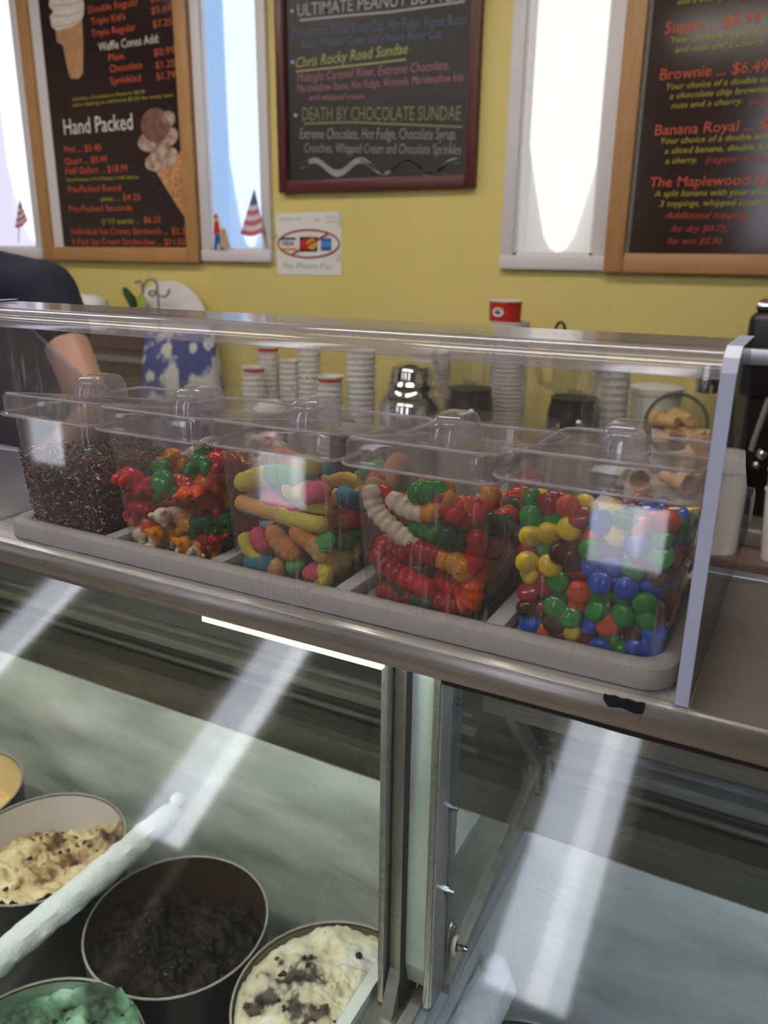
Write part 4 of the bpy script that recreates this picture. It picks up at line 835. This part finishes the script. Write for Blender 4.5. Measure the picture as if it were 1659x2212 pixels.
o = bpy.data.objects.new('cup_body', mesh_of(mb, 'cup_body', [M['paper'], red_p])); COL.objects.link(o); o.parent = rc; BASE[o.name] = BASE[rc.name]
def wrap(n, cx, cyv, r, zc, a0, wa, hz, m, parent, dr=0, nn=14):
    mb = MB(); V = [(cx+(r+dr)*math.sin(a0), cyv-(r+dr)*math.cos(a0), zc)]
    for k in range(nn):
        t = 6.2832*k/nn; a = a0+wa*math.cos(t); V.append((cx+(r+dr)*math.sin(a), cyv-(r+dr)*math.cos(a), zc+hz*math.sin(t)))
    mb.add(V, [(0, 1+k, 1+(k+1) % nn) for k in range(nn)]); obj(n, mb, m, parent, smooth=False)
for a in (-.15, -1.25):
    wrap('white_oval', -.760, 2.16, .0432, -.136, a, .38, .0125, M['white'], rc, .0022)
    wrap('blue_mark', -.760, 2.16, .0432, -.1375, a, .24, .0035, M['visa_b'], rc, .003); wrap('red_mark', -.760, 2.16, .0432, -.130, a, .2, .002, red_p, rc, .003)
# chrome canister
cn = thing('milkshake_canister', (-.964, 2.0, ZK), 'polished chrome canister with stepped lid left of the blenders', 'canister')
obj('body', MB().lathe([(.082, ZK), (.088, ZK+.01), (.090, -.43), (.088, -.385), (.078, -.368)], 36, (-.964, 2.0, 0)), M['chrome'], cn)
obj('collar', MB().lathe([(.078, -.368), (.080, -.362), (.070, -.352), (.066, -.345), (.068, -.330), (.062, -.322)], 36, (-.964, 2.0, 0)), M['chrome'], cn)
obj('cap', MB().lathe([(.062, -.322), (.060, -.295), (.054, -.282), (.030, -.272), (.010, -.268)], 36, (-.964, 2.0, 0)), M['chrome'], cn)
cups(-1.005, 2.2, ZK, -.262, .064, .050, .10, .012, 'red and white paper tub stacked behind the chrome canister', 'tubs behind the canister', True)
# blenders
def blender(x, y, label, ring):
    b = thing('blender', (x, y, ZK), label, 'blender', 'countertop blenders')
    base = obj('base', MB().lathe([(.082, ZK), (.084, ZK+.01), (.074, -.46), (.068, -.405)], 32, (x, y, 0)), pm('blender_grey', (176,174,170), .35, .6, var=.04), b)
    a = -.3; wtext_c('Breville', x, y, .0745, -.435, .030, .011, base)
    obj('collar', MB().lathe([(.066, -.405), (.064, -.36), (.058, -.335), (.060, -.325)], 32, (x, y, 0)), M['black_plastic'], b)
    mb = MB(); mb.ball((x+.03, y-.058, -.38), (.010, .006, .010)); obj('dial', mb, M['chrome'], b)
    obj('jug', MB().lathe([(.052, -.325), (.058, -.30), (.066, -.195)], 32, (x, y, 0), True, False), M['jug_glass'], b)
    mb = MB(); mb.tube([(x-.060, y-.02, -.21), (x-.085, y-.03, -.22), (x-.092, y-.035, -.24), (x-.080, y-.03, -.29), (x-.055, y-.02, -.30)], .009, 8); obj('jug_handle', mb, M['jug_glass'], b)
    l = obj('lid', MB().lathe([(.067, -.197), (.068, -.186), (.050, -.180), (.02, -.179)], 32, (x, y, 0)), M['black_plastic'], b)
    for k in range(3): obj('blade', MB().box(x-.02, x+.02, y-.004+.002*k, y+.004+.002*k, -.318+.004*k, -.316+.004*k), M['chrome'], b, smooth=False)
    if ring:
        mb = MB(); mb.tube([(x-.050+.012*math.cos(k*.524), y, -.168+.024*math.sin(k*.524)) for k in range(12)], .0035, 8, closed=True); obj('lid_ring', mb, M['black_plastic'], l)
def wtext_c(s, cx, cyv, r, z, w, h, parent):
    v, f = text_mesh(s, 0, .01); x0, x1 = v[:,0].min(), v[:,0].max(); mb = MB()
    mb.add([(cx+(r+.0025)*math.sin(-.35+((p[0]-x0)/(x1-x0)-.5)*w/r), cyv-(r+.0025)*math.cos(-.35+((p[0]-x0)/(x1-x0)-.5)*w/r), z+p[1]*h/CAP) for p in v], f); obj('lettering', mb, M['black'], parent, smooth=False)
blender(-.502, 1.98, 'grey blender with glass jug right of the tall tub stack', True)
blender(-.784, 1.98, 'grey blender with glass jug between the chrome canister and the tub stack', False)
cups(-.445, 2.12, ZK, -.262, .047, .036, .17, .02, 'tall white foam cup in the stack right of the blenders', 'tall foam cups')
wt = thing('white_tub', (-.350, 2.25, ZK), 'round white plastic tub with lid behind the glass jar', 'tub')
obj('body', MB().lathe([(.058, ZK), (.066, -.335)], 32, (-.350, 2.25, 0)), M['paper'], wt); obj('lid', MB().lathe([(.069, -.338), (.070, -.322), (.062, -.318), (.01, -.318)], 32, (-.350, 2.25, 0)), M['white'], wt)
# cone carton, glass jar and cones
cone_m = pm('cake_cone', (236,200,146), .7, rgb2=(214,168,112), vscale=40, bump=.3)
obj('cone_carton', MB().rbox(-.34, -.12, 1.885, 2.05, ZK, -.505, .003), pm('carton', (216,206,196), .7), label='low pale carton of cones under the glass jar', cat='carton')
cm = mesh_of(MB().lathe([(.014, 0), (.017, .045), (.024, .05), (.026, .075), (.023, .075), (.012, .01)], 18, (0, 0, 0), True, False), 'ice_cream_cone', cone_m)
g = random.Random(2)
for k, (x, y, z, rx, ry) in enumerate(((-.30, 1.90, -.480, 1.5, .4), (-.26, 1.90, -.478, 1.6, -.5), (-.215, 1.895, -.470, .5, .6), (-.175, 1.90, -.475, 1.2, .9), (-.16, 1.93, -.44, .2, .5))):
    inst('ice_cream_cone', cm, (x, y, z), (rx, ry, k), 'beige wafer cone lying loose in front of the glass jar', 'cone', 'loose wafer cones')
jc = on(1460, 915, 1, 1.93); axd = Vector((.10, -1, .16)).normalized(); Tm = Vector((0, 0, 1)).rotation_difference(axd).to_matrix()
jr = thing('glass_jar', (jc.x, 2.0, -.505), 'open glass jar lying on its side with wafer cones inside', 'jar')
obj('wall', MB().lathe([(.02, -.17), (.060, -.168), (.068, -.15), (.068, -.02), (.064, -.004), (.066, 0)], 36, jc, False, False, tilt=Tm), M['jar_glass'], jr)
mb = MB(); mb.tube([tuple(Vector(jc)+Tm @ Vector((.068*math.cos(k*.1745), .068*math.sin(k*.1745), 0))) for k in range(36)], .0042, 8, closed=True); obj('rim', mb, pm('jar_rim', (92,100,84), .12, spec=.8, var=.2), jr)
for k, (a, b, d) in enumerate(((-.02, -.025, -.10), (.012, -.030, -.12), (-.035, -.002, -.13), (.030, .010, -.11), (0, 0, -.09), (-.01, -.045, -.08))):
    p = Vector(jc)+Tm @ Vector((a, b, d)); o = inst('ice_cream_cone', cm, p, None, 'beige wafer cone inside the tipped glass jar', 'cone', 'cones in the jar'); o.rotation_euler = (Tm @ Matrix.Rotation(2.2+.5*k, 3, 'Y')).to_euler()
sk = thing('glass_bottle', (-.219, 2.2, ZK), 'tall glass bottle with silver cap behind the glass jar', 'bottle')
obj('body', MB().lathe([(.033, ZK), (.034, -.36), (.027, -.325)], 24, (-.219, 2.2, 0)), M['jar_glass'], sk); obj('cap', MB().lathe([(.030, -.318), (.031, -.285), (.027, -.270), (.024, -.245), (.006, -.238)], 24, (-.219, 2.2, 0)), M['chrome'], sk)
# coffee machine
cf = thing('coffee_machine', (.16, 2.2, ZK), 'black coffee machine with silver band at the right edge', 'coffee machine')
obj('tower', MB().rbox(-.118, .40, 2.12, 2.38, ZK+.03, -.12, .012), M['black_plastic'], cf)
obj('brew_head', MB().rbox(-.132, .42, 2.02, 2.38, -.30, -.105, .02, 3), M['black_plastic'], cf)
obj('silver_band', MB().rbox(-.136, .425, 2.013, 2.38, -.222, -.185, .004), M['steel_w'], cf)
obj('cup_rail', MB().rbox(-.122, .41, 2.03, 2.37, -.105, -.080, .008), M['chrome'], cf)
obj('drip_tray', MB().rbox(-.08, .41, 2.00, 2.38, ZK, ZK+.045, .006), M['steel_d'], cf)
mb = MB(); mb.tube([(-.055, 2.05, -.24), (-.066, 2.03, -.30), (-.083, 2.02, -.40), (-.085, 2.02, -.42)], .0065, 8); obj('steam_wand', mb, M['grey'], cf)
mb = MB(); mb.ball((-.062, 2.04, -.43), .014); mb.ball((-.07, 2.03, -.455), .010); obj('knob', mb, M['chrome'], cf)
fm = [M['paper']]
for k in range(3): inst('foam_cup', cup_mesh(.046, .034, .165), (.006, 1.945, ZK+.045*k), None, 'white foam cup in the stack at the right edge by the coffee machine', 'cup', 'foam cups at the right edge')
wb = thing('white_pail', (.109, 1.945, ZK), 'tall white lidded pail mirrored in the end of the acrylic cover', 'pail')
obj('body', MB().lathe([(.046, ZK), (.051, -.44)], 32, (.109, 1.945, 0)), M['paper'], wb); obj('lid', MB().lathe([(.053, -.455), (.0535, -.425), (.052, -.415), (.01, -.413)], 32, (.109, 1.945, 0)), M['white'], wb)
# left part of the counter
mw = thing('black_oven', (-2.82, 2.12, ZK), 'black countertop oven with pale blue glass door behind the worker', 'oven')
obj('body', MB().rbox(-3.15, -2.52, 1.92, 2.37, ZK+.01, -.22, .01), M['black_plastic'], mw); obj('door_glass', MB().rbox(-3.10, -2.68, 1.905, 1.92, ZK+.06, -.27, .006), pm('oven_glass', (70,84,112), .1, spec=.7), mw)
mb = MB(); mb.tube([(-2.66, 1.90, -.28), (-2.66, 1.885, -.30), (-2.66, 1.885, -.55), (-2.66, 1.90, -.57)], .008, 8); obj('handle', mb, M['chrome'], mw)
for x in (-3.1, -2.58): obj('foot', MB().lathe([(.02, ZK), (.02, ZK+.01)], 12, (x, 2.1, 0)), M['black_rubber'], mw)
kb = thing('brown_box', (-2.16, 2.12, ZK), 'dark brown cardboard box with open flaps beside the blue sack', 'box')
card = pm('dark_card', (92,72,58), .8, var=.15, vscale=9)
obj('body', MB().box(-2.30, -2.00, 2.05, 2.2, ZK, -.31), card, kb, smooth=False); obj('band', MB().box(-2.302, -1.998, 2.047, 2.2, -.355, -.335), M['grey'], kb, smooth=False)
mb = MB(); mb.prism([(-2.30, -.31), (-2.00, -.31), (-1.96, -.265), (-2.34, -.255)], 2.046, 2.05, 'xz'); obj('flap', mb, card, kb, smooth=False)
mb = MB(); mb.prism([(2.196, -.31), (2.20, -.31), (2.235, -.265), (2.231, -.265)], -2.31, -1.99, 'yz'); obj('flap', mb, card, kb, smooth=False)
sk = thing('paper_sack', (-1.785, 1.99, ZK), 'white paper sack printed in blue standing behind the left bins', 'sack')
mb = MB(); R_ = Matrix.Rotation(.45, 3, 'Z')
def sq(hx, hy, z, dx=0): return [tuple(R_ @ Vector((x, y, 0)) + Vector((-1.785+dx, 1.99, z))) for x, y in rr2(hx, hy)]
def rr2(hx, hy):
    P = []
    for k in range(20): a = 6.2832*k/20; c, s = math.cos(a), math.sin(a); P.append((hx*math.copysign(abs(c)**.4, c), hy*math.copysign(abs(s)**.4, s)))
    return P
rings = [sq(.10, .07, ZK), sq(.125, .08, ZK+.08), sq(.125, .078, -.42), sq(.12, .06, -.33), sq(.115, .03, -.27), sq(.118, .008, -.235)]
rings = [[(p[0]+.006*noise.noise(Vector(p)*18), p[1]+.006*noise.noise(Vector(p)*21), p[2]) for p in r] for r in rings]
mb.loft(rings); obj('bag', mb, pm('sack_print', (0,0,0), .7, stops=[(.40,(208,206,204)), (.46,(206,204,204)), (.50,(60,74,140)), (.62,(48,60,124)), (.66,(200,200,204))], vscale=11, stretch=(1, 1, .6)), sk, ang=60)
# round white plaque leaning on the wall, with pepper and wire scroll
pq = thing('wall_plaque', (-2.12, 2.33, ZK), 'round white decorative plate with dark green pepper standing on the counter', 'plate')
pc = (-2.135, 2.33, -.285); tl = Matrix.Rotation(math.radians(84), 3, 'X')
obj('disc', MB().lathe([(.01, 0), (.16, .002), (.195, .010), (.197, .013), (.01, .008)], 48, pc, tilt=tl), M['white'], pq)
obj('stand', MB().box(-2.2, -2.07, 2.30, 2.39, ZK, -.46), M['black_plastic'], pq, smooth=False)
P = [on(a, b, 1, 2.29) for a, b in ((268,622), (273,632), (283,645), (290,665))]; mb = MB(); mb.tube(P, [.007, .014, .018, .012], 10); obj('pepper', mb, M['green_d'], pq)
P = [on(a, b, 1, 2.30) for a, b in ((290,645), (305,635), (318,645), (312,665), (295,668))]; mb = MB(); mb.add([tuple(p) for p in P], [(0, 1, 2, 3, 4)]); obj('yellow_leaf', mb, M['lime'], pq, smooth=False)
ws = thing('wire_scroll', (-1.95, 2.26, ZK), 'grey wire scroll lettering standing in front of the white plate', 'ornament')
P = [on(100+a/4.366, 560+b/4.366, 1, 2.26) for a, b in ((838,222), (870,208), (898,215), (908,270), (912,330), (918,265), (945,205), (1000,192), (1040,225), (1042,290), (1005,350), (968,318), (1010,300), (1065,345), (1120,352), (1150,320), (1160,280))]
Q = [P[0]]
for i in range(len(P)-1):
    p0, p1, p2, p3 = P[max(i-1, 0)], P[i], P[i+1], P[min(i+2, len(P)-1)]
    for j in range(1, 7): t_ = j/6; Q.append(.5*((2*p1)+(p2-p0)*t_+(2*p0-5*p1+4*p2-p3)*t_*t_+(3*p1-p0-3*p2+p3)*t_**3))
mb = MB(); mb.tube(Q, .004, 6); obj('scroll', mb, M['grey'], ws)
mb = MB(); e = Q[len(Q)//2]; mb.tube([(e.x, 2.262, e.z-.02), (e.x, 2.262, ZK+.008)], .004, 6); obj('stem', mb, M['grey'], ws); obj('foot', MB().lathe([(.05, ZK), (.05, ZK+.008)], 20, (e.x, 2.262, 0)), M['grey'], ws)
cr = MB(); q = on(185, 640, 1, 2.2)
cr.lathe([(.06, ZK), (.075, -.25), (.07, -.165), (.04, -.148), (.01, -.14)], 20, (q.x, 2.2, 0)); cr.v = [(a+.012*noise.noise(Vector((a, b, c))*25), b+.012*noise.noise(Vector((b, c, a))*25), c+(.01*noise.noise(Vector((c, a, b))*30) if c > ZK+.01 else 0)) for a, b, c in cr.v]
obj('paper_bundle', cr, M['white'], label='crumpled white paper bundle between the worker and the plate', cat='paper', ang=60)
for k, (x, y, h, r, m, lab, nm) in enumerate(((-1.40, 1.93, .24, .05, 'white', 'short white canister with dark band in front of the cup stacks', 'canister'), (-1.14, 1.93, .21, .045, 'black_plastic', 'small black dispenser bottle left of the chrome canister', 'dispenser'))):
    t = thing(nm, (x, y, ZK), lab, nm)
    obj('body', MB().lathe([(r*.95, ZK), (r, ZK+.02), (r, ZK+h*.7), (r*.8, ZK+h*.75)], 24, (x, y, 0)), M['counter_front'] if k == 0 else M['black_plastic'], t); obj('lid', MB().lathe([(r*1.03, ZK+h*.75), (r*1.03, ZK+h*.9), (r*.6, ZK+h), (.005, ZK+h)], 24, (x, y, 0)), M[m], t)

# white plastic scoop and spoon
a, b = on(1296, 1070, 1, .450), on(1336, 1132, 1, .436); d = (b-a).normalized(); sd = d.cross(Vector((0, -1, 0))).normalized()
mb = MB(); mb.loft([[tuple(c+sd*w*k+Vector((0, h, 0))) for k, h in ((-1, 0), (1, 0), (1, .0016), (-1, .0016))] for c, w in ((a, .0042), (a.lerp(b, .5), .005), (b, .0058), (b+d*.02, .0085))])
obj('candy_scoop', mb, M['paper'], label='white plastic scoop handle stuck in the button candies', cat='scoop')
a = on(1104, 922, 1, .588); mb = MB(); mb.loft([[(x0+k*w, .588+h, z0) for k, h in ((-1, 0), (1, 0), (1, .002), (-1, .002))] for x0, z0, w in ((a.x-.004, ZS1+.0005, .004), (a.x-.002, -.16, .0022), (a.x, a.z, .0030))])
obj('plastic_spoon', mb, M['paper'], label='white plastic spoon standing behind the fourth bin', cat='spoon')

# ------------------------------------------------------------------ the worker
def fuse(mb, mat, name, parent, vox=.010, it=4):
    me = mesh_of(mb, name, mat, BASE[parent.name]); o = bpy.data.objects.new('tmp', me); COL.objects.link(o)
    rm = o.modifiers.new('r', 'REMESH'); rm.mode = 'VOXEL'; rm.voxel_size = vox; s = o.modifiers.new('s', 'SMOOTH'); s.iterations = it
    dg = bpy.context.evaluated_depsgraph_get(); m2 = bpy.data.meshes.new_from_object(o.evaluated_get(dg)); bpy.data.objects.remove(o)
    m2.materials.clear(); m2.materials.append(mat)
    for p in m2.polygons: p.use_smooth = True
    m2.name = name; n = bpy.data.objects.new(name, m2); COL.objects.link(n); n.parent = parent; BASE[n.name] = BASE[parent.name]; return n
px_, py_ = -1.80, 1.27
pp = thing('person', (px_, py_, -ZC), 'person in a navy short-sleeved shirt working behind the cabinet at left', 'person')
def limb(mb, pts, rad, n=14):
    P = [Vector(p) for p in pts]; Q = []; R = []
    for i in range(len(P)-1):
        for j in range(8): t = j/8; Q.append(P[i].lerp(P[i+1], t)); R.append(rad[i]*(1-t)+rad[i+1]*t)
    Q.append(P[-1]); R.append(rad[-1]); mb.tube(Q, R, n); mb.ball(pts[-1], rad[-1]); mb.ball(pts[0], rad[0])
def ell(mb, rings, n=24): mb.loft([[(px_+cx+a*math.cos(6.2832*k/n), py_+cyv+b*math.sin(6.2832*k/n), z) for k in range(n)] for cx, cyv, a, b, z in rings])
sh, el, wr = (-1.512, 1.26, -.082), (-1.325, 1.20, -.330), (-1.43, 1.02, -.50)
sh2, el2, wr2 = (px_-.19, 1.26, -.075), (px_-.27, 1.20, -.36), (px_-.12, 1.0, -.50)
mb = MB()
ell(mb, [(0, 0, .12, .085, -.62), (0, 0, .135, .095, -.45), (0, 0, .15, .10, -.25), (0, 0, .165, .095, -.12), (0, .01, .12, .07, -.04), (0, .01, .06, .055, .0)])
limb(mb, [(px_, py_+.005, -.03), (px_, py_-.02, .08)], [.058, .052])
ell(mb, [(0, -.03, .035, .045, .035), (0, -.035, .062, .075, .06), (0, -.025, .074, .092, .11), (0, -.018, .078, .098, .17), (0, -.01, .070, .090, .23), (0, -.005, .045, .06, .268), (0, 0, .01, .012, .28)])
mb.ball((px_, py_-.122, .125), (.014, .018, .022)); mb.ball((px_-.078, py_-.015, .135), (.012, .02, .03)); mb.ball((px_+.078, py_-.015, .135), (.012, .02, .03)); mb.ball((px_, py_-.108, .085), (.026, .012, .010))
for a, b, c, s in ((sh, el, wr, 1), (sh2, el2, wr2, -1)):
    limb(mb, [a, b], [.052, .043]); limb(mb, [b, c], [.042, .028]); w = Vector(c); d = (w-Vector(b)).normalized(); sd = Vector((0, 0, 1)).cross(d).normalized()
    limb(mb, [tuple(w), tuple(w+d*.075)], [.030, .034])
    for k in range(4):
        r0 = w+d*.08+sd*(.021*(k-1.5)); L = (.062, .074, .070, .054)[k]; limb(mb, [tuple(r0), tuple(r0+d*L*.5+Vector((0, 0, -.008))), tuple(r0+d*L*.85+Vector((0, 0, -.030)))], [.0095, .0088, .0078], 8)
    limb(mb, [tuple(w+d*.025+sd*.026*s*-1), tuple(w+d*.055+sd*.052*s*-1), tuple(w+d*.085+sd*.056*s*-1+Vector((0, 0, -.012)))], [.012, .011, .009], 8)
for s in (-1, 1): limb(mb, [(px_+s*.085, py_, -.62), (px_+s*.09, py_, -1.0), (px_+s*.09, py_+.02, -1.40)], [.085, .058, .042])
body = fuse(mb, M['skin'], 'body', pp, .0065, 5)
mb = MB(); ell(mb, [(0, 0, .155, .115, -.66), (0, 0, .150, .110, -.50), (0, 0, .168, .118, -.28), (0, 0, .182, .114, -.13), (0, .005, .165, .095, -.07), (0, .01, .115, .078, -.03), (0, .01, .072, .066, -.005)])
for a, b in ((sh, el), (sh2, el2)):
    A, B = Vector(a), Vector(b); limb(mb, [tuple(A), tuple(A.lerp(B, .30))], [.072, .066])
    limb(mb, [(px_+(A.x-px_)*.4, py_, -.075), tuple(A)], [.085, .070])
fuse(mb, M['shirt'], 'shirt', pp, .009, 4)
mb = MB(); ell(mb, [(0, 0, .150, .115, -.78), (0, 0, .145, .108, -.64)])
for s in (-1, 1): limb(mb, [(px_+s*.085, py_, -.72), (px_+s*.092, py_, -1.0), (px_+s*.092, py_+.02, -1.41)], [.098, .072, .060])
fuse(mb, M['trousers'], 'trousers', pp, .011, 3)
for s in (-1, 1):
    mb = MB(); mb.ball((px_+s*.092, py_-.05, -ZC+.042), (.048, .135, .042), 16, 10); fuse(mb, M['black_rubber'], 'shoe', pp, .008, 3)
mb = MB(); ell(mb, [(0, .02, .080, .085, .13), (0, .012, .086, .098, .18), (0, .0, .084, .104, .225), (0, .0, .055, .07, .285), (0, 0, .012, .015, .298)]); fuse(mb, M['hair'], 'hair', pp, .008, 3)
for s in (-1, 1):
    mb = MB(); mb.ball((px_+s*.030, py_-.106, .150), (.011, .009, .008)); obj('eye', mb, M['white'], pp)
